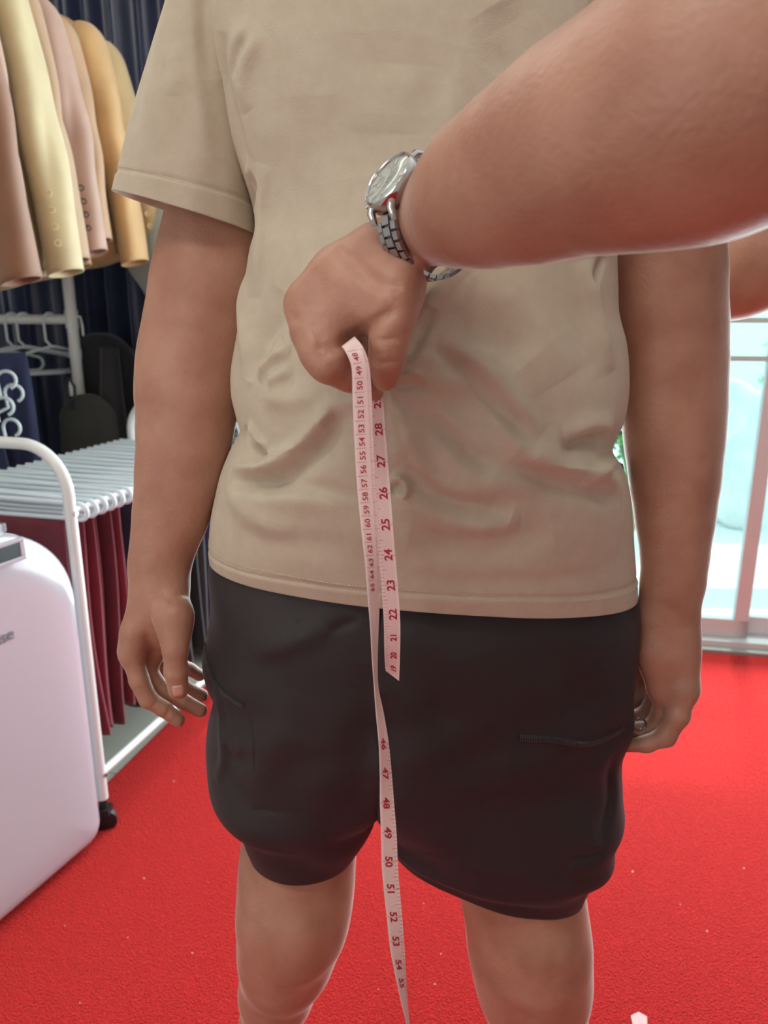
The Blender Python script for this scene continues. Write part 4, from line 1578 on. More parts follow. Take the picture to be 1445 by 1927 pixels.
N = grid_normals(G)
cen = G - np.array([0.05, 0.78, 0])[None, None]
cen[..., 2] = 0
sg = np.sign((N * cen).sum(-1, keepdims=True))
N *= sg
X = G.reshape(-1, 3)
pin = np.array(cast_shirt(738, 728))
folds = [
    # (polyline px, amplitude, width above/left, width below/right)
    # ridge rising right of the thumb, and the dark crease beside it
    ([(742, 712), (765, 650), (795, 590), (822, 540), (848, 500), (870, 440)], .010, .008, .020),
    ([(738, 700), (752, 640), (775, 575), (800, 510)], -.010, .006, .008),
    ([(742, 720), (772, 690), (790, 640), (812, 590)], -.004, .005, .006),
    # fan to the lower right
    ([(745, 722), (775, 702), (812, 690), (850, 712), (880, 735)], .0045, .006, .012),
    ([(750, 735), (778, 728), (800, 738)], -.004, .004, .004),
    ([(748, 728), (770, 718), (795, 720)], .003, .003, .003),
    ([(820, 657), (860, 668), (905, 700), (950, 748), (985, 790), (1010, 820)], .008, .012, .009),
    ([(812, 690), (860, 700), (905, 738), (945, 778), (975, 815), (1000, 850)], -.007, .009, .014),
    ([(850, 700), (890, 740), (930, 790), (965, 838), (1010, 868), (1060, 888), (1120, 906), (1170, 925)], .010, .016, .010),
    ([(960, 850), (1010, 885), (1060, 905), (1120, 918), (1165, 930)], -.007, .008, .012),
    ([(755, 745), (800, 780), (850, 820), (890, 855), (930, 880)], -.006, .006, .010),
    ([(748, 752), (790, 800), (830, 850), (880, 890), (940, 905), (1030, 908)], .004, .012, .012),
    ([(742, 755), (758, 800), (780, 860), (815, 900), (860, 925), (930, 945)], .006, .010, .010),
    ([(745, 835), (765, 880), (800, 915), (850, 940), (905, 955), (960, 970)], -.008, .010, .013),
    ([(760, 900), (790, 940), (850, 970), (920, 985), (980, 978)], .005, .012, .014),
    ([(770, 1010), (850, 1020), (920, 1022), (990, 1012), (1040, 1000)], -.004, .014, .018),
    ([(735, 897), (752, 897), (765, 910), (764, 925), (752, 932)], .004, .0035, .0035),
    ([(732, 922), (748, 917), (760, 912)], -.004, .0035, .004),
    ([(735, 760), (738, 800), (745, 850)], -.004, .006, .008),
    ([(760, 1085), (900, 1096), (1040, 1090), (1150, 1068)], -.0018, .010, .014),
    # right flank
    ([(1140, 826), (1110, 828), (1070, 845), (1045, 870)], -.007, .008, .010),
    ([(1150, 808), (1110, 812), (1060, 830)], .005, .006, .012),
    ([(1140, 480), (1128, 510), (1117, 540)], -.005, .004, .006),
    ([(1100, 490), (1115, 560), (1135, 640), (1150, 700)], .004, .012, .016),
    ([(1160, 870), (1135, 880), (1110, 900), (1090, 915)], .004, .006, .008),
    ([(905, 500), (960, 560), (1010, 640), (1050, 720)], .004, .03, .03),
    ([(860, 590), (920, 620), (980, 690)], -.004, .018, .018),
    # fan to the left
    ([(655, 742), (635, 765), (610, 800), (585, 828), (560, 850), (520, 875), (480, 885), (440, 880)], .009, .010, .008),
    ([(640, 775), (625, 790), (612, 808)], .003, .003, .004),
    ([(660, 760), (640, 800), (600, 850), (550, 890), (500, 908), (440, 902)], -.007, .010, .014),
    ([(462, 803), (478, 828), (495, 850), (508, 868)], -.006, .004, .006),
    ([(470, 795), (488, 820), (508, 845)], .0035, .006, .006),
    ([(640, 735), (600, 742), (560, 752), (520, 748), (495, 735)], .004, .010, .012),
    ([(555, 665), (530, 668), (505, 690), (490, 715)], .006, .008, .009),
    ([(560, 700), (530, 712), (512, 722)], .004, .006, .006),
    ([(540, 640), (520, 660), (500, 680)], -.004, .006, .008),
    ([(548, 600), (520, 615), (500, 640), (490, 680), (478, 720)], -.006, .010, .012),
    ([(462, 520), (462, 600), (470, 660), (485, 720)], .005, .012, .014),
    ([(530, 545), (505, 600), (488, 650)], -.003, .014, .016),
    ([(430, 905), (500, 912), (580, 918), (660, 930), (690, 935)], -.0035, .010, .006),
    ([(425, 915), (500, 935), (580, 935), (660, 945)], .003, .006, .014),
    ([(430, 925), (460, 960), (500, 985), (560, 1000)], .003, .012, .014),
    ([(450, 1000), (560, 1020), (660, 1025)], -.002, .012, .014),
    # upper chest
    ([(500, 310), (498, 400), (495, 480), (485, 560)], .005, .006, .022),
    ([(482, 330), (478, 400), (478, 470)], -.006, .010, .010),
    ([(466, 290), (474, 350), (482, 420)], .003, .004, .006),
    ([(480, 40), (448, 75), (436, 120), (430, 150)], .0022, .007, .009),
    ([(470, 70), (446, 110), (440, 150)], -.002, .005, .006),
    ([(500, 60), (468, 110), (460, 160), (470, 210)], .0035, .008, .010),
    ([(420, 60), (420, 150), (445, 240), (470, 320)], -.005, .010, .014),
    ([(600, 180), (598, 300), (605, 420), (615, 500)], -.003, .02, .03),
    ([(690, 60), (685, 200), (690, 330)], -.0022, .03, .04),
    ([(760, 120), (750, 250)], .002, .03, .03),
    ([(850, 80), (825, 180), (815, 260)], -.003, .015, .02),
    ([(865, 80), (845, 200), (825, 270)], .0025, .012, .02),
    ([(930, 10), (960, 80), (930, 140)], -.003, .02, .02),
    ([(1100, 20), (1140, 60), (1165, 120)], -.004, .01, .012),
]
disp = 1.45 * fold_field(X, folds, cast_shirt).reshape(NR, NC)
r2 = ((X - pin) ** 2).sum(1).reshape(NR, NC)
disp += 0.022 * np.exp(-r2 / 0.040 ** 2) + 0.012 * np.exp(-r2 / 0.10 ** 2)
# radial puckers around the pinch
dx, dz = G[..., 0] - pin[0], G[..., 2] - pin[2]
th = np.arctan2(dz, dx)
rr = np.sqrt(r2)
disp += 0.0022 * np.sin(th * 9 + 1.0) * np.exp(-((rr - 0.05) / 0.035) ** 2)
# low-frequency unevenness
xs, zs = G[..., 0], G[..., 2]
disp += 0.0012 * np.sin(xs * 23 + 3 * np.sin(zs * 17)) * np.sin(zs * 19 + 1) + 0.0006 * np.sin(xs * 61 + zs * 30) * np.sin(zs * 47)
back = np.clip(sy_, 0, 1)[None]
disp = disp * (1 - back) + back * 0.004 * np.sin(ang * 9)[None] * np.sin(zs * 20)
# hem: turned edge with a stitched groove
zrow = np.cumsum(np.concatenate([[0], np.linalg.norm(np.diff(G[:, fr // 2], axis=0), axis=1)]))[:, None]
disp += -0.0012 * np.exp(-((zrow - 0.0215) / 0.0022) ** 2) + 0.0008 * (zrow < 0.02) * np.clip((0.02 - zrow) / 0.004, 0, 1)
G2 = G + N * disp[..., None]
shirt = np_mesh('t_shirt', G2.reshape(-1, 3), F, M_SHIRT, man)
md = shirt.modifiers.new('solid', 'SOLIDIFY'); md.thickness = 0.0016; md.offset = -1


# stitches
def stitches(name, Gs, row_pos, cols, parent, n_each=3, lift=0.0004):
    """dashes along a line of constant distance from the hem"""
    m = MB()
    for zp in row_pos:
        ln = []
        for c in cols:
            col = Gs[:, c]
            d = np.concatenate([[0], np.cumsum(np.linalg.norm(np.diff(col[:60], axis=0), axis=1))])
            i = min(np.searchsorted(d, zp), 58)
            t = (zp - d[i - 1]) / max(1e-9, d[i] - d[i - 1])
            ln.append(col[i - 1] * (1 - t) + col[i] * t)
        ln = np.array(ln)
        L = np.concatenate([[0], np.cumsum(np.linalg.norm(np.diff(ln, axis=0), axis=1))])
        s = 0.0
        while s < L[-1] - 0.003:
            seg = []
            for q in (s, s + 0.0011, s + 0.0022):
                seg.append(np.array([np.interp(q, L, ln[:, k]) for k in range(3)]))
            mid = seg[1]
            out = Vector((mid[0] - 0.05, (mid[1] - 0.78) * 2.2, 0)).normalized() * lift
            m.tube([Vector(v) + out * (1 if k == 1 else 0.2) for k, v in enumerate(seg)], 0.00032, 4)
            s += 0.0034
    return m.build(name, M_THREAD, parent)


stitches('hem_stitching', G2, (0.0195, 0.0245), list(range(0, fr)), shirt)

# side seam label
q = PY(1168, 889, .775)
m = MB()
V = [PY(1163, 874, .768), PY(1172, 873, .768), PY(1178, 900, .768), PY(1170, 907, .768)]
back_ = [v + Vector((0.0, 0.012, 0)) for v in V]
m.add([*V, *back_], [(0, 1, 2, 3), (7, 6, 5, 4), (0, 4, 5, 1), (1, 5, 6, 2), (2, 6, 7, 3), (3, 7, 4, 0)])
o = m.build('side_label', mat('black_label', (34, 36, 44), 0.7), shirt, smooth=False)
o['label'] = 'small black woven label in the side seam'


# sleeves
def sleeve(rows, seed, foldlist, hemcols=True):
    nr, nc = 260, 300
    P = catmull(np.array([[*PY(a, b, Y), *PY(c, d, Y), dpt] for (a, b, c, d, Y, dpt) in rows]), nr)
    A, B_, D_ = P[:, 0:3], P[:, 3:6], P[:, 6]
    a = np.linspace(0, 2 * np.pi, nc, endpoint=False)
    c = (A + B_) / 2
    h = (B_ - A) / 2
    ca, sa = np.cos(a), np.sin(a)
    ax = np.sign(ca) * np.abs(ca) ** .92
    ay = np.sign(sa) * np.abs(sa) ** .92
    g = c[:, None] + h[:, None] * ax[None, :, None] + np.array([0, -1, 0])[None, None] * (D_[:, None] * ay[None])[..., None]
    n = grid_normals(g)
    cc = g - c[:, None]
    n *= np.sign((n * cc).sum(-1, keepdims=True))
    bv = BVHTree.FromPolygons([Vector(v) for v in g[::4, ::4].reshape(-1, 3)], [tuple(int(x) for x in f) for f in grid_faces(len(g[::4]), len(g[0, ::4]))])
    d = fold_field(g.reshape(-1, 3), foldlist, lambda x, y: hit(bv, x, y)[0]).reshape(nr, nc)
    t = np.linspace(0, 1, nr)[:, None]
    d += 0.0015 * np.sin(a * 3 + seed)[None] * np.sin(t * 5) + 0.0006 * np.sin(a * 11 + 6 * t)
    zz = np.cumsum(np.concatenate([[0], np.linalg.norm(np.diff(g[:, nc // 4], axis=0), axis=1)]))
    zz = (zz[-1] - zz)[:, None]
    d += -0.0010 * np.exp(-((zz - 0.0225) / 0.002) ** 2) + 0.0006 * (zz < .02)
    g2 = g + n * d[..., None]
    o = np_mesh('sleeve', g2.reshape(-1, 3), grid_faces(nr, nc), M_SHIRT, shirt)
    md = o.modifiers.new('solid', 'SOLIDIFY'); md.thickness = 0.0016; md.offset = -1
    return o, g2


so, sg2 = sleeve([(420, -120, 520, -120, .80, .030), (372, -80, 500, -70, .80, .055), (338, -20, 490, -10, .80, .064), (313, 55, 480, 80, .80, .067), (285, 145, 478, 170, .80, .070), (257, 230, 486, 260, .80, .072),
                  (235, 305, 494, 355, .80, .074), (221, 364, 496, 446, .80, .075)], 1.0,
                 [([(342, -60), (345, 100), (352, 200), (362, 300)], -.003, .010, .014), ([(330, -60), (328, 80), (332, 180)], .002, .008, .010),
                  ([(375, -60), (385, 80), (398, 150)], -.003, .008, .012), ([(355, -60), (362, 120), (375, 220), (400, 330)], .003, .010, .012),
                  ([(300, 130), (275, 220), (250, 300)], .002, .02, .02)])
stitch_cols = [c for c in range(5, 145)]
m_ = sg2[::-1]
stitches('hem_stitching', m_, (0.0225,), stitch_cols, so, lift=.0004)
so2, _ = sleeve([(1080, -120, 1180, -120, .80, .030), (1100, -70, 1240, -80, .80, .055), (1120, -10, 1290, -20, .80, .064), (1130, 60, 1320, 50, .80, .067), (1132, 180, 1345, 150, .80, .070),
                 (1128, 300, 1362, 250, .80, .072), (1125, 400, 1372, 320, .80, .074), (1140, 425, 1372, 350, .80, .075)], 2.0, [])
# neck band
m = MB()
pts = []
top = C[-1]
for k in range(41):
    a = 2 * math.pi * k / 40
    pts.append((top[0] + (top[3] + .001) * math.cos(a), top[1] + (top[5] if math.sin(a) < 0 else top[6]) * math.sin(a), top[2] + .0))
m.tube(pts, 0.007, 8)
m.build('neck_band', M_SHIRT, shirt)

# ------------------------------------------------------------------ shorts
M_SHORT = mat('black_nylon', (35, 28, 32), 0.62, bump=0.2, bscale=900, var=0.06, vscale=10, spec=0.5, sheen=0.12, sheen_col=(190, 180, 195))
NR2, NC2 = 420, 480


def shorts_leg(rows, side, foldlist):
    """rows: (Lx, Ly, Rx, Ry, Y, front, back, d) d=1 half of the trunk (flat inner wall), d=0 a full tube"""
    R_ = []
    for (lx, ly, rx, ry, Y, f, b_, d) in rows:
        L, Rr = PY(lx, ly, Y), PY(rx, ry, Y)
        R_.append([L.x, L.y, L.z, Rr.x, Rr.y, Rr.z, f, b_, d])
    P = catmull(np.array(R_), NR2)
    a = np.linspace(0, 2 * np.pi, NC2, endpoint=False)
    g = np.zeros((NR2, NC2, 3))
    ca, sa = np.cos(a), np.sin(a)
    ex = .86
    cxx = np.sign(ca) * np.abs(ca) ** ex
    syy = np.sign(sa) * np.abs(sa) ** ex
    # half-trunk ring: quarter-ellipse profile, inner side straight
    u = (cxx + 1) / 2                      # 0 left .. 1 right
    for i in range(NR2):
        L, Rr, f, b_, d = P[i, 0:3], P[i, 3:6], P[i, 6], P[i, 7], np.clip(P[i, 8], 0, 1)
        d = d * d * (3 - 2 * d)
        prof_e = np.abs(syy)
        o_ = u if side > 0 else 1 - u       # 0 inner .. 1 outer
        prof_d = np.sqrt(np.clip(1 - o_ ** 2.4, 0, 1)) * np.minimum(1, np.abs(syy) * 6)
        pr = prof_e * (1 - d) + prof_d * d
        y = np.where(syy < 0, -f * pr, b_ * pr)
        g[i] = L[None] + (Rr - L)[None] * u[:, None]
        g[i, :, 1] += y
    n = grid_normals(g)
    c = g.mean(1, keepdims=True)
    cc = g - c
    cc[..., 2] = 0
    n *= np.sign((n * cc).sum(-1, keepdims=True))
    bv = BVHTree.FromPolygons([Vector(v) for v in g[::6, ::6].reshape(-1, 3)], [tuple(int(x) for x in f) for f in grid_faces(len(g[::6]), len(g[0, ::6]))])
    d = fold_field(g.reshape(-1, 3), foldlist, lambda x, y: hit(bv, x, y)[0]).reshape(NR2, NC2)
    xs, zs = g[..., 0], g[..., 2]
    d += 0.0014 * np.sin(xs * 40 + 4 * np.sin(zs * 20)) * np.sin(zs * 26) + 0.0007 * np.sin(xs * 90 + zs * 60)
    return g + n * d[..., None]


gL = shorts_leg([(404, 1020, 716, 1020, .775, .125, .12, 1), (400, 1110, 716, 1110, .77, .132, .125, 1), (396, 1180, 716, 1180, .765, .130, .125, 1), (389, 1225, 716, 1225, .762, .127, .125, 1),
                 (393, 1262, 716, 1262, .76, .124, .12, 1), (403, 1297, 716, 1297, .757, .122, .12, 1), (399, 1350, 716, 1350, .755, .118, .115, .95), (393, 1410, 716, 1410, .753, .110, .11, .8),
                 (398, 1465, 715, 1465, .75, .104, .105, .5), (414, 1492, 714, 1490, .75, .096, .10, .25), (450, 1512, 710, 1512, .75, .088, .09, .08), (457, 1528, 703, 1530, .75, .083, .088, 0),
                 (465, 1556, 686, 1556, .75, .076, .085, 0), (474, 1580, 668, 1582, .75, .070, .082, 0)], -1,
                [([(640, 1160), (585, 1190), (520, 1215), (460, 1225)], .004, .012, .014), ([(560, 1165), (566, 1185), (575, 1195)], -.0012, .004, .004),
                 ([(615, 1190), (650, 1175), (680, 1165)], -.0018, .006, .006), ([(410, 1290), (420, 1360), (425, 1420), (410, 1470)], .004, .006, .008), ([(425, 1400), (445, 1430), (480, 1420)], -.003, .008, .01),
                 ([(560, 1300), (520, 1400), (470, 1500)], .003, .02, .02), ([(650, 1300), (620, 1450), (560, 1600)], .003, .03, .03), ([(700, 1250), (690, 1400), (660, 1550)], -.004, .015, .02),
                 ([(470, 1526), (500, 1523), (540, 1528)], -.001, .004, .004), ([(470, 1340), (482, 1400), (486, 1450)], -.0015, .0015, .0015)])
gR = shorts_leg([(712, 1020, 1178, 1060, .775, .120, .12, 1), (712, 1110, 1196, 1125, .77, .132, .125, 1), (712, 1180, 1196, 1180, .765, .130, .125, 1), (712, 1240, 1190, 1240, .762, .126, .125, 1),
                 (712, 1300, 1186, 1310, .758, .122, .12, 1), (712, 1360, 1181, 1365, .755, .118, .115, .95), (712, 1410, 1166, 1415, .753, .112, .11, .85), (712, 1460, 1165, 1480, .75, .108, .105, .6),
                 (713, 1495, 1163, 1530, .75, .104, .10, .35), (715, 1515, 1148, 1562, .75, .100, .095, .15), (717, 1530, 1141, 1596, .75, .097, .092, .05), (720, 1540, 1110, 1616, .75, .094, .09, 0),
                 (722, 1548, 1106, 1636, .75, .086, .088, 0), (724, 1556, 1092, 1668, .75, .080, .086, 0)], 1,
                [([(735, 1190), (770, 1300), (800, 1450), (830, 1600)], .005, .02, .03), ([(760, 1200), (830, 1330), (900, 1480), (960, 1640)], -.004, .02, .03),
                 ([(860, 1170), (920, 1260), (960, 1360)], .003, .03, .03), ([(1150, 1420), (1150, 1500), (1125, 1590)], -.005, .008, .012), ([(1060, 1620), (1100, 1612), (1135, 1604)], -.004, .006, .008),
                 ([(960, 1390), (955, 1450), (990, 1560)], .002, .006, .02), ([(720, 1300), (730, 1400), (740, 1500)], -.005, .012, .015)])
FL = grid_faces(NR2, NC2)
V = np.concatenate([gL.reshape(-1, 3), gR.reshape(-1, 3)])
F = np.concatenate([FL, FL + NR2 * NC2])
shorts = np_mesh('shorts', V, F, M_SHORT, man)
md = shorts.modifiers.new('solid', 'SOLIDIFY'); md.thickness = 0.0015; md.offset = -1
sb = BVHTree.FromPolygons([Vector(v) for v in V[:]], [tuple(int(x) for x in f) for f in F])

# zips
M_ZIP = mat('zip_teeth', (95, 92, 98), 0.3, metal=0.6)
M_ZTAPE = mat('zip_tape', (30, 26, 30), 0.8)


def zipper(pts, name='zip'):
    P = []
    prev = None
    for (x, y) in pts:
        l, nn = hit(sb, x, y)
        if l is not None:
            P.append(np.array(l - camray(x, y).normalized() * 0.0015))
    P = catmull(np.array(P), 160)
    L = np.concatenate([[0], np.cumsum(np.linalg.norm(np.diff(P, axis=0), axis=1))])
    m = MB()
    m.tube([Vector(p) for p in P[::4]], 0.0030, 8)
    tp = m.build('zip_tape', M_ZTAPE, shorts)
    m = MB()
    s = 0.001
    while s < L[-1]:
        p = Vector([np.interp(s, L, P[:, k]) for k in range(3)])
        q = Vector([np.interp(min(s + .001, L[-1]), L, P[:, k]) for k in range(3)])
        q0 = Vector([np.interp(max(s - .001, 0), L, P[:, k]) for k in range(3)])
        t = (q - q0).normalized()
        vw = (p - EYE).normalized()
        sd = t.cross(vw).normalized()
        m.tube([p - sd * .0032 - vw * .002, p - vw * .0042, p + sd * .0032 - vw * .002], 0.0006, 5)
        s += 0.0019
    m.build('zip_teeth', M_ZIP, tp)
    return tp, P


zipper([(389, 1212), (388, 1228), (391, 1248), (399, 1268), (408, 1286), (422, 1302), (438, 1315), (458, 1327)])
zt, zp = zipper([(978, 1388), (1005, 1390), (1035, 1391), (1065, 1396), (1095, 1400), (1125, 1394), (1150, 1383), (1172, 1368)])
# slider with its ring pull
zs_ = Vector(zp[-1])
m = MB()
m.tube([PY(1181, 1340, .735), PY(1182, 1355, .73), PY(1176, 1373, .732)], [0.002, 0.0045, 0.003], 8)
sl_ = m.build('zip_slider', M_ZIP, zt)
c = PY(1203, 1363, .728)
m = MB()
ring = arc(c, (1, 0, 0), (0, 0, 1), 0.0072, 0, 2 * math.pi, 20)
m.tube(ring, 0.0014, 6)
m.tube([PY(1183, 1350, .728), PY(1190, 1352, .728), c + Vector((-.0065, 0, .002))], [.0028, .0032, .0014], 6)
m.build('ring_pull', M_ZIP, zt)

# ================================================================== THE PERSON MEASURING: bare forearm, hand, wrist watch
def chD(rows):
    out = []
    for (x, y, r, D) in rows:
        p = PD(x, y, D)
        out.append((p, r / FPX * D))
    return out


tailor = empty('person', (0.78, 0.62, 0))
tag(tailor, 'person at the right reaching in with a bare, watch-wearing arm, pinching shirt and tape', 'person')
ft = Flesh()
fl = ft
fore = chD([(808, 415, 77, .517), (848, 400, 91, .490), (878, 384, 109, .464), (908, 366, 126, .442), (948, 348, 141, .424), (1008, 320, 162, .400), (1100, 276, 188, .376),
            (1200, 241, 214, .352), (1300, 204, 228, .337), (1400, 155, 232, .326)])
ft.chain(fore, k=.010)
sh = Vector((0.47, 0.42, 1.40))
ft.chain([fore[-1], (Vector((0.27, 0.37, 1.34)), .056), (sh, .068)], k=.03)
# trunk, off to the right of the frame
ft.cone((.80, .62, .95), (.78, .62, 1.15), .15, .14, n=(1, 0, 0), s=.7, k=.04)
ft.cone((.78, .62, 1.15), (.76, .62, 1.36), .15, .165, n=(1, 0, 0), s=.65, k=.04)
ft.cone(sh, (.64, .84, 1.41), .07, .07, k=.05)
ft.cone((.70, .62, 1.40), (.66, .62, 1.56), .06, .058, k=.03)
ft.cone((.66, .62, 1.62), (.67, .62, 1.69), .07, .082, k=.03)
ft.cone((.62, .62, 1.58), (.60, .62, 1.64), .045, .055, k=.03)
ft.cone((.555, .62, 1.655), (.535, .62, 1.615), .008, .013, k=.012)
ft.cone((.555, .605, 1.58), (.555, .635, 1.58), .008, .008, k=.01)
for s in (-1, 1):
    ft.cone((.67, .62 + s * .08, 1.62), (.675, .62 + s * .085, 1.66), .010, .016, n=(0, 1, 0), s=.5, k=.008)
    ft.groove([(.562, .62 + s * .032, 1.655), (.562, .62 + s * .034, 1.655)], .016, .007)
    lx = .80
    ft.chain([(Vector((lx, .62 + s * .10, .95)), .09), (Vector((lx, .62 + s * .11, .50)), .058), (Vector((lx + .01, .62 + s * .12, .30)), .055), (Vector((lx + .01, .62 + s * .12, .09)), .036)], k=.03)
    ft.chain([(Vector((lx + .03, .62 + s * .12, .045)), .036), (Vector((lx - .15, .62 + s * .13, .030)), .028)], k=.02)
# the other arm, passing behind the man's arm towards his back
s2 = Vector((.66, .90, 1.40))
other = [(s2, .068), (Vector((.56, .99, 1.30)), .055)] + [(PY(1440, 487, .97), .055), (PY(1380, 515, .99), .052), (PY(1290, 545, 1.005), .044), (PY(1180, 590, 1.01), .034), (PY(1120, 610, 1.0), .029)]
ft.cone((.64, .84, 1.41), s2, .07, .068, k=.04)
ft.chain(other, k=.025)
hb = other[-1][0]
ft.chain([(hb, .027), (hb + Vector((-.07, -.01, -.02)), .030)], k=.015, n=(0, 1, 0), s=.6)
for k in range(4):
    b0 = hb + Vector((-.085, -.01, .008 - .019 * k))
    ft.finger(20 + k, [(b0 + Vector((.03, 0, 0)), .010), (b0 + Vector((-.02, -.006, -.006)), .009), (b0 + Vector((-.045, -.018, -.012)), .008), (b0 + Vector((-.06, -.032, -.016)), .007)], kk=.008)
ft.finger(25, [(hb + Vector((-.01, -.01, .015)), .013), (hb + Vector((-.035, -.024, .035)), .011), (hb + Vector((-.06, -.034, .040)), .0085)], kk=.008)

# near hand
D0 = .520
# palm / back of the hand
ft.chain(chD([(808, 415, 77, .517), (775, 450, 60, .533), (730, 488, 62, .540), (690, 520, 60, .545)]), k=.008)
ft.chain(chD([(700, 500, 62, .545), (640, 535, 58, .548), (585, 578, 44, .542)]), k=.018)        # index metacarpal
ft.chain(chD([(700, 480, 50, .57), (640, 515, 46, .575), (600, 560, 42, .57)]), k=.015)
ft.chain(chD([(715, 500, 50, .59), (670, 540, 48, .595), (640, 590, 36, .59)]), k=.015)
ft.chain(chD([(728, 520, 58, .535), (690, 562, 50, .530), (648, 588, 46, .530)]), k=.02)          # first web muscle
ft.chain(chD([(744, 524, 36, .536), (744, 548, 42, .517), (738, 580, 40, .512)]), k=.018)          # thumb base
ft.gk[1] = .010
ft.chain(chD([(738, 575, 41, .512), (735, 610, 37, .512), (731, 650, 32, .516), (727, 685, 29, .522), (725, 712, 25, .530)]), g=1, k=.008)
ft.finger(2, chD([(583, 575, 44, .542), (592, 622, 43, .530), (606, 662, 40, .524), (620, 685, 34, .522), (655, 708, 26, .532), (688, 726, 21, .545), (706, 738, 17, .552)]), kk=.012, k=.008)
ft.finger(3, chD([(610, 570, 40, .568), (625, 620, 38, .556), (640, 660, 34, .550), (655, 682, 28, .552), (682, 705, 22, .56), (700, 720, 18, .568)]), kk=.010, k=.006)
ft.finger(4, chD([(640, 575, 34, .59), (655, 620, 32, .58), (668, 655, 28, .575), (684, 690, 22, .58), (700, 712, 17, .588)]), kk=.010, k=.006)
ft.finger(5, chD([(665, 575, 30, .605), (680, 612, 26, .60), (690, 645, 22, .598), (700, 672, 18, .60)]), kk=.010, k=.006)


tcreases = []


def gD(pts, D, w=.002, d=.002):
    tcreases.append((pts, w, d))


gD([(660, 638), (645, 648), (625, 651), (605, 652)], .500, .0032, .0045)       # flexion crease of the fist
gD([(600, 640), (612, 652), (640, 662)], .498, .002, .0015)
gD([(585, 610), (605, 632), (630, 642)], .505, .003, .0016)
gD([(650, 640), (668, 632), (700, 612), (735, 588)], .486, .004, .0040)
gD([(640, 470), (665, 500), (690, 525), (720, 545)], .500, .0035, .0022)
gD([(665, 480), (690, 512), (715, 530), (745, 540)], .497, .003, .0028)
gD([(702, 637), (720, 641), (745, 638)], .498, .0012, .0014)
gD([(705, 680), (722, 683), (742, 680)], .506, .001, .0008)
gD([(590, 668), (606, 672), (622, 668)], .5, .0015, .0010)
gD([(548, 590), (556, 600), (570, 604)], .5, .003, .0010)
gD([(575, 540), (582, 560), (580, 590)], .5, .006, .0014)
gD([(600, 520), (610, 550), (606, 590)], .5, .007, .0014)
crease_pass(ft, tcreases)
tb = ft.mesh('body', 0.0017, M_SKIN, tailor, smooth_it=2)
tbv = bvh_of(tb)

# clothes of the measuring person (off frame)
fs = Flesh()
fs.cone((.80, .62, .90), (.78, .62, 1.15), .185, .165, n=(1, 0, 0), s=.72, k=.04)
fs.cone((.78, .62, 1.15), (.765, .62, 1.37), .17, .185, n=(1, 0, 0), s=.68, k=.04)
fs.chain([(Vector((.66, .62, 1.44)), .06), (sh, .085), (Vector((.40, .40, 1.375)), .085)], k=.04)
fs.chain([(sh, .085), (Vector((.64, .84, 1.41)), .085), (s2, .085), (Vector((.60, .96, 1.34)), .08)], k=.04)
fs.mesh('polo_shirt', 0.008, mat('grey_blue_shirt', (96, 104, 120), 0.85), tailor)
ftr = Flesh()
for s in (-1, 1):
    ftr.chain([(Vector((.80, .62 + s * .085, .95)), .112), (Vector((.80, .62 + s * .11, .50)), .082), (Vector((.81, .62 + s * .12, .10)), .07)], k=.04)
ftr.mesh('trousers', 0.008, mat('dark_trousers', (44, 46, 54), 0.85), tailor)
fhh = Flesh()
fhh.cone((.685, .62, 1.70), (.67, .62, 1.725), .087, .084, k=.02)
fhh.mesh('hair', 0.008, mat('black_hair', (30, 26, 26), 0.6, bump=1, bscale=120), tailor)

# ------------------------------------------------------------------ wrist watch
CR, CU, CFW = Vector((1, 0, 0)), Vector((0, sP, cP)), Vector((0, cP, -sP))


def cam_dir(r, u, t):
    """direction given as right, up, towards the viewer"""
    return (CR * r + CU * u - CFW * t).normalized()


axis = cam_dir(.62, -.107, .78)
nrm = cam_dir(-.675, .407, .60)
nrm = (nrm - axis * nrm.dot(axis)).normalized()
tan = nrm.cross(axis).normalized()
if tan.dot(cam_dir(.6, .8, 0)) < 0:
    tan = -tan
Mw = Matrix((axis, tan, nrm)).transposed()
if Mw.determinant() < 0:
    Mw = Matrix((-axis, tan, nrm)).transposed()
wc = PD(808, 415, .517)                      # centre of the wrist under the watch
RT, RN = 0.0295, 0.0290                      # wrist radii along tan and nrm
M_WST = mat('brushed_steel', (176, 178, 184), 0.24, metal=1.0)
M_WPO = mat('polished_steel', (206, 208, 212), 0.10, metal=1.0)
M_DIAL = mat('grey_dial', (185, 192, 186), 0.4, metal=0.0)
M_IDX = mat('index_metal', (225, 228, 225), 0.2, metal=0.9)
watch = empty('wrist_watch', tuple(wc))
tag(watch, 'steel wrist watch with round grey dial and link bracelet, on the reaching arm', 'watch')


def wl(x, y, z):
    """x along the arm, y around (12-6), z out of the dial, from the wrist centre"""
    return Mw @ Vector((x, y, z))


ZC_ = RN + 0.0055
R_c = 0.0215


def wdisc(rings, n, cx=0, cy=0):
    T = Mw.to_4x4() @ Matrix.Translation((cx, cy, 0))
    return MB().disc_stack(rings, n, T)


wdisc([(R_c * .90, ZC_ - .003), (R_c, ZC_ - .001), (R_c, ZC_ + .0055), (R_c * .985, ZC_ + .0066), (R_c * .94, ZC_ + .0070)], 64).build('case', M_WST, watch)
ml = MB()
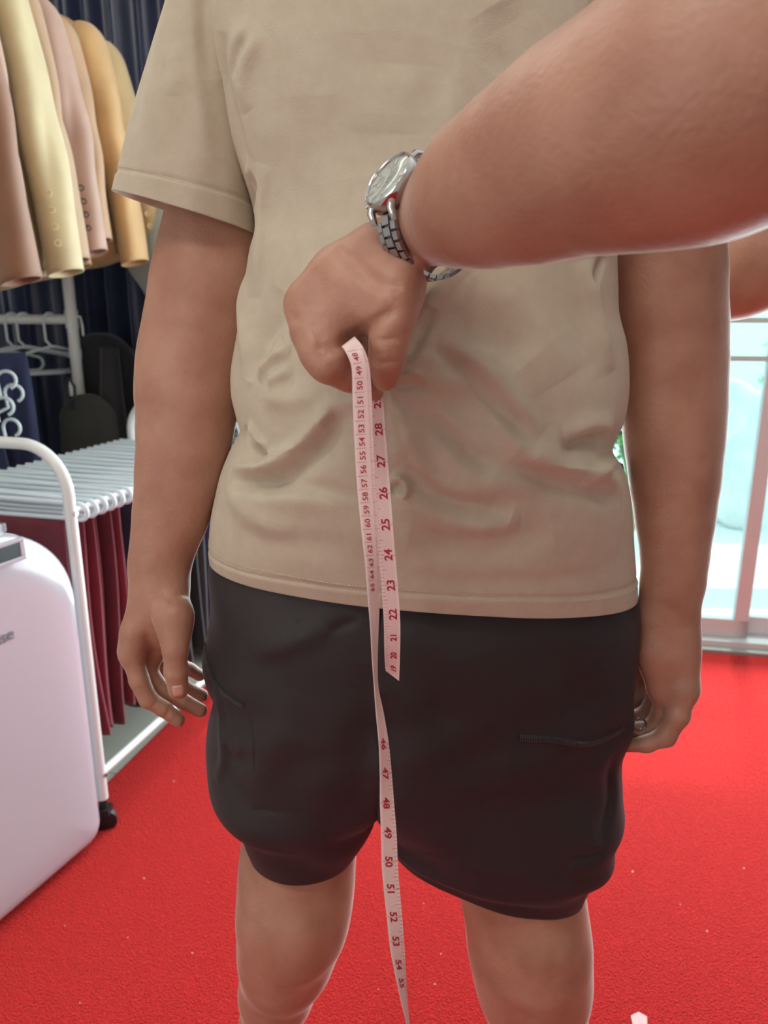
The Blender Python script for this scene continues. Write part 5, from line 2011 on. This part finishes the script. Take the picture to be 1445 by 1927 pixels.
# bezel ring
prof = [(R_c * .99, ZC_ + .0060), (R_c * .97, ZC_ + .0085), (R_c * .92, ZC_ + .0096), (R_c * .875, ZC_ + .0090), (R_c * .86, ZC_ + .0070)]
n = 64
V = [wl(r * math.cos(2 * math.pi * k / n), r * math.sin(2 * math.pi * k / n), z) for r, z in prof for k in range(n)]
F = [(i * n + k, i * n + (k + 1) % n, (i + 1) * n + (k + 1) % n, (i + 1) * n + k) for i in range(len(prof) - 1) for k in range(n)]
ml.add(V, F).build('bezel', M_WPO, watch)
wdisc([(R_c * .87, ZC_ + .0060), (R_c * .87, ZC_ + .0074)], 48).build('dial', M_DIAL, watch)
zd = ZC_ + .0076
m = MB()
for k in range(12):
    a = 2 * math.pi * k / 12
    r0, r1 = (.62 if k % 3 else .55) * R_c, .80 * R_c
    d = Vector((math.cos(a), math.sin(a)))
    s = Vector((-d.y, d.x)) * (.0005 if k % 3 else .0008)
    q = [(d * r0 - s), (d * r1 - s), (d * r1 + s), (d * r0 + s)]
    m.add([wl(v.x, v.y, zd) for v in q] + [wl(v.x, v.y, zd + .0004) for v in q], [(0, 1, 2, 3), (7, 6, 5, 4), (0, 4, 5, 1), (1, 5, 6, 2), (2, 6, 7, 3), (3, 7, 4, 0)])
m.build('hour_markers', M_IDX, watch, smooth=False)
for (cx, cy) in ((-.0085, 0.0), (.0075, .0), (0, -.0085)):
    m = MB()
    m.tube([wl(cx + .0042 * math.cos(t), cy + .0042 * math.sin(t), zd) for t in np.linspace(0, 6.283, 25)], .00022, 5)
    m.tube([wl(cx, cy, zd + .0003), wl(cx + .002, cy + .0026, zd + .0003)], .0002, 5)
    m.build('subdial', M_IDX, watch)
for (nm_, ang_, L, w_) in (('hour_hand', 0.9, .0100, .0007), ('minute_hand', 1.75, .0150, .0006), ('second_hand', 4.3, .0165, .00025)):
    d = Vector((math.cos(ang_), math.sin(ang_)))
    m = MB(); m.tube([wl(-d.x * .003, -d.y * .003, zd + .0010), wl(d.x * L, d.y * L, zd + .0010)], [w_, w_ * .5], 6)
    m.build(nm_, M_IDX, watch)
# crystal
M_CRY = bpy.data.materials.new('watch_crystal')
M_CRY.use_nodes = True
nt = M_CRY.node_tree; nt.nodes.clear()
o_ = nt.nodes.new('ShaderNodeOutputMaterial'); tr = nt.nodes.new('ShaderNodeBsdfTransparent'); gl = nt.nodes.new('ShaderNodeBsdfGlossy')
gl.inputs['Roughness'].default_value = .02
mxs = nt.nodes.new('ShaderNodeMixShader')
fr_ = nt.nodes.new('ShaderNodeFresnel'); fr_.inputs[0].default_value = 1.7
mxs.inputs[0].default_value = .10; nt.links.new(tr.outputs[0], mxs.inputs[1]); nt.links.new(gl.outputs[0], mxs.inputs[2]); nt.links.new(mxs.outputs[0], o_.inputs[0])
wdisc([(R_c * .872, ZC_ + .0088), (R_c * .84, ZC_ + .0094), (R_c * .5, ZC_ + .0098), (.0005, ZC_ + .0099)], 48).build('crystal', M_CRY, watch)
# crown and pushers: on the side facing the fingers (3 o'clock)
sx = -1 if Mw.col[0].dot(axis) > 0 else 1
for (nm_, a, r, L) in (('crown', 0, .0026, .0042), ('pusher', .55, .0018, .0036), ('pusher', -.55, .0018, .0036)):
    d = Vector((sx * math.cos(a), math.sin(a)))
    m = MB(); m.tube([wl(d.x * R_c * .98, d.y * R_c * .98, ZC_ + .0025), wl(d.x * (R_c + L), d.y * (R_c + L), ZC_ + .0025)], r, 14)
    m.build(nm_, M_WPO, watch)
# lugs
for s in (-1, 1):
    for t in (-1, 1):
        m = MB()
        m.tube([wl(s * .0105, t * .0165, ZC_ + .0045), wl(s * .0106, t * .0215, ZC_ + .0028), wl(s * .0106, t * .0262, ZC_ - .0035)], [.0030, .0030, .0022], 8)
        m.build('lug', M_WPO, watch)


# bracelet: rows of links round the wrist (an ellipse slightly outside the skin)
def ell(th):
    """th measured from the dial normal; returns centre, outward, along"""
    a_, b_ = RT + .0100, RN + .0090
    p = Vector((0, a_ * math.sin(th), b_ * math.cos(th)))
    o = Vector((0, math.sin(th) / a_, math.cos(th) / b_)).normalized()
    t_ = Vector((0, o.z, -o.y))
    return p, o, t_


a0 = math.radians(37)
circ = []
N_ = 28
ths = np.linspace(a0, 2 * math.pi - a0, N_ + 1)
for i in range(N_):
    th_ = (ths[i] + ths[i + 1]) / 2
    p, o_, t_ = ell(th_)
    p2, _, _ = ell(ths[i]); p3, _, _ = ell(ths[i + 1])
    L = (p3 - p2).length
    m = MB()
    wid = .0200 - .0020 * math.sin(th_ / 2)
    for (x0, x1, off, hgt) in ((-wid / 2, -wid * .22, 0.0, .0026), (-wid * .20, wid * .20, L * .5, .0030), (wid * .22, wid / 2, 0.0, .0026)):
        pc = p
        hl = L * .455
        cs = []
        th_o = th_ + (off / L) * (ths[1] - ths[0])
        p_, oo, tt_ = ell(th_o)
        for (x, y, z) in ((x0, -hl, 0), (x1, -hl, 0), (x1, hl, 0), (x0, hl, 0), (x0 + .0004, -hl + .0004, hgt), (x1 - .0004, -hl + .0004, hgt), (x1 - .0004, hl - .0004, hgt), (x0 + .0004, hl - .0004, hgt)):
            v = p_ + tt_ * y + oo * (z - .0012)
            cs.append(wl(x, v.y, v.z))
        m.add(cs, [(3, 2, 1, 0), (4, 5, 6, 7), (0, 1, 5, 4), (1, 2, 6, 5), (2, 3, 7, 6), (3, 0, 4, 7)])
    m.build('bracelet_link', M_WST, watch, smooth=False)

# ================================================================== TAPE MEASURE
M_TAPE = mat('pale_pink_tape', (232, 202, 200), 0.42, spec=0.5, bump=0.15, bscale=900, coat=0.15)
M_INK = mat('red_ink', (176, 38, 62), 0.5)
TW = 0.0148
tape = empty('tape_measure', tuple(PD(665, 650, .51)))
tag(tape, 'pale pink dressmaker’s tape measure with red figures, hanging in two strands from the hand', 'tape measure')


def ribbon(rows, n, sign=1):
    """rows: Lx, Ly, Rx, Ry, D, s -> grid (n,2,3) keeping the real tape width by turning it in depth"""
    P = []
    for (lx, ly, rx, ry, D, s) in rows:
        wpx = math.hypot(rx - lx, ry - ly)
        w = wpx / FPX * D
        dz = math.sqrt(max(0.0, TW ** 2 - w ** 2)) * s
        P.append([*PD(lx, ly, D + dz / 2), *PD(rx, ry, D - dz / 2)])
    return catmull(np.array(P), n)


def strand(rows, n, name):
    g = ribbon(rows, n)
    A, B_ = g[:, :3], g[:, 3:]
    C_ = (A + B_) / 2
    nn = np.cross(B_ - A, np.gradient(C_, axis=0))
    nn /= np.linalg.norm(nn, axis=1, keepdims=True)
    k = 7
    top = np.stack([A + (B_ - A) * (j / (k - 1)) for j in range(k)], 1)
    th = 0.00025
    V = np.concatenate([(top + nn[:, None] * th).reshape(-1, 3), (top - nn[:, None] * th).reshape(-1, 3)])
    F = []
    o = n * k
    for i in range(n - 1):
        for j in range(k - 1):
            a = i * k + j
            F.append((a, a + 1, a + k + 1, a + k))
            F.append((o + a, o + a + k, o + a + k + 1, o + a + 1))
        for j in (0, k - 1):
            a = i * k + j
            F.append((a, a + k, o + a + k, o + a))
    for i in (0, n - 1):
        for j in range(k - 1):
            a = i * k + j
            F.append((a, o + a, o + a + 1, a + 1))
    ob = attach(np_mesh(name, V, F, M_TAPE), tape)
    L = np.concatenate([[0], np.cumsum(np.linalg.norm(np.diff(C_, axis=0), axis=1))])
    return ob, A, B_, C_, L, nn


def s_at(C_, L, py):
    """arc length where the strand crosses image row py"""
    ys = []
    for c in C_:
        v = Vector(c) - EYE
        D = v.dot(CFW)
        ys.append(CY - v.dot(CU) / D * FPX)
    ys = np.array(ys)
    i = np.argmax(ys >= py)
    if i == 0:
        return 0.0
    t = (py - ys[i - 1]) / (ys[i] - ys[i - 1] + 1e-9)
    return L[i - 1] + t * (L[i] - L[i - 1])


def on_tape(S, s, w):
    """s arc length, w 0..1 across, slightly proud of the face turned to the viewer"""
    ob, A, B_, C_, L, nn = S
    a = np.array([np.interp(s, L, A[:, k]) for k in range(3)])
    b_ = np.array([np.interp(s, L, B_[:, k]) for k in range(3)])
    n_ = np.array([np.interp(s, L, nn[:, k]) for k in range(3)])
    p = a + (b_ - a) * w
    if n_ @ (p - np.array(EYE)) > 0:
        n_ = -n_
    return Vector(p + n_ * 0.00042)


def print_text(m, S, body, s0, w0, size, up, bold=.0):
    """up=+1: figures read up the strand, tops to the left; up=-1: read down, tops to the right"""
    V, F = text_mesh(body, size, bold)
    out = []
    for v in V:
        if up > 0:
            out.append(on_tape(S, s0 - v.x, w0 - v.y / TW))
        else:
            out.append(on_tape(S, s0 + v.x, w0 + v.y / TW))
    m.add(out, F)


def tick(m, S, s, w0, w1, t=0.00018):
    m.add([on_tape(S, s - t, w0), on_tape(S, s - t, w1), on_tape(S, s + t, w1), on_tape(S, s + t, w0)], [(0, 1, 2, 3)])


SA = strand([(672, 662, 668, 650, .545, 0), (655, 652, 672, 640, .520, 0), (643, 652, 668, 634, .505, 0), (650, 662, 684, 655, .496, 0), (661, 690, 694, 684, .494, 0), (663, 740, 699, 738, .497, 0),
             (666, 820, 702, 818, .502, 0), (672, 920, 707, 918, .508, 0), (680, 1000, 712, 999, .512, -.3), (687, 1060, 714, 1060, .516, -.6), (692, 1120, 714, 1120, .520, -.8), (697, 1180, 712, 1180, .524, -.95),
             (700, 1235, 710, 1235, .528, -1), (704, 1290, 711, 1290, .532, -1), (708, 1345, 722, 1345, .535, -1), (713, 1400, 731, 1400, .537, -.9), (715, 1460, 737, 1460, .541, -.8), (715, 1510, 741, 1510, .545, -.6),
             (717, 1570, 746, 1570, .549, -.5), (719, 1640, 749, 1640, .554, -.5), (727, 1720, 756, 1720, .560, -.5), (735, 1790, 761, 1790, .566, -.8), (745, 1840, 764, 1840, .570, -.95), (756, 1890, 767, 1890, .575, -1),
             (765, 1927, 770, 1927, .580, -1), (770, 1990, 776, 1990, .59, -1), (770, 2090, 790, 2090, .61, -.9)], 420, 'hanging_strand')
SB = strand([(690, 722, 716, 716, .556, 0), (694, 750, 720, 748, .560, -.3), (695, 800, 724, 799, .566, -.3), (698, 860, 729, 860, .572, -.2), (703, 930, 735, 930, .578, 0), (708, 1000, 740, 1000, .582, 0), (714, 1060, 745, 1060, .588, 0),
             (719, 1120, 750, 1120, .595, 0), (722, 1170, 753, 1170, .602, 0), (723, 1215, 753, 1215, .612, 0), (724, 1245, 752, 1250, .624, 0), (726, 1262, 751, 1281, .636, 0)], 300, 'folded_end')
m = MB()
for num, py_ in ((29, 757), (28, 808), (27, 868), (26, 928), (25, 987), (24, 1044), (23, 1101), (22, 1156), (21, 1199), (20, 1233), (19, 1257)):
    s0 = s_at(SB[3], SB[4], py_)
    print_text(m, SB, str(num), s0, 0.60, 0.0098 if num > 21 else 0.0078, 1, .00025)
ys_ = [757, 808, 868, 928, 987, 1044, 1101, 1156, 1199, 1233, 1257]
for a, b_ in zip(ys_[:-1], ys_[1:]):
    s0, s1 = s_at(SB[3], SB[4], a), s_at(SB[3], SB[4], b_)
    for k in range(8):
        tick(m, SB, s0 + (s1 - s0) * k / 8, 0.02, 0.20 if k % 4 else 0.36, .00013)
    tick(m, SB, s0, 0.78, 0.99, .00013)
m.build('printed_figures', M_INK, SB[0], smooth=False)
m = MB()
for num, py_ in zip(range(47, 66), [648, 671, 697, 725, 752, 779, 806, 831, 857, 883, 909, 934, 959, 984, 1009, 1033, 1058, 1081, 1105]):
    s0 = s_at(SA[3], SA[4], py_)
    print_text(m, SA, str(num), s0, 0.42, 0.0062, 1, .0001)
    tick(m, SA, s0 - .005, 0.06, 0.62, .00010)
    for k in range(10):
        tick(m, SA, s0 - .005 + k * .001, .80, .99, .00008)
for num, py_ in ((46, 1400), (47, 1455), (48, 1511), (49, 1567), (50, 1621), (51, 1673), (52, 1725), (53, 1771), (54, 1815), (55, 1850)):
    s0 = s_at(SA[3], SA[4], py_)
    print_text(m, SA, str(num), s0, 0.42, 0.0092, -1, .00025)
    tick(m, SA, s0, .02, .2, .00013)
    for k in range(8):
        tick(m, SA, s0 + k * .0254 / 8, 0.98, 0.80 if k % 4 else 0.66, .00013)
m.build('printed_figures', M_INK, SA[0], smooth=False)
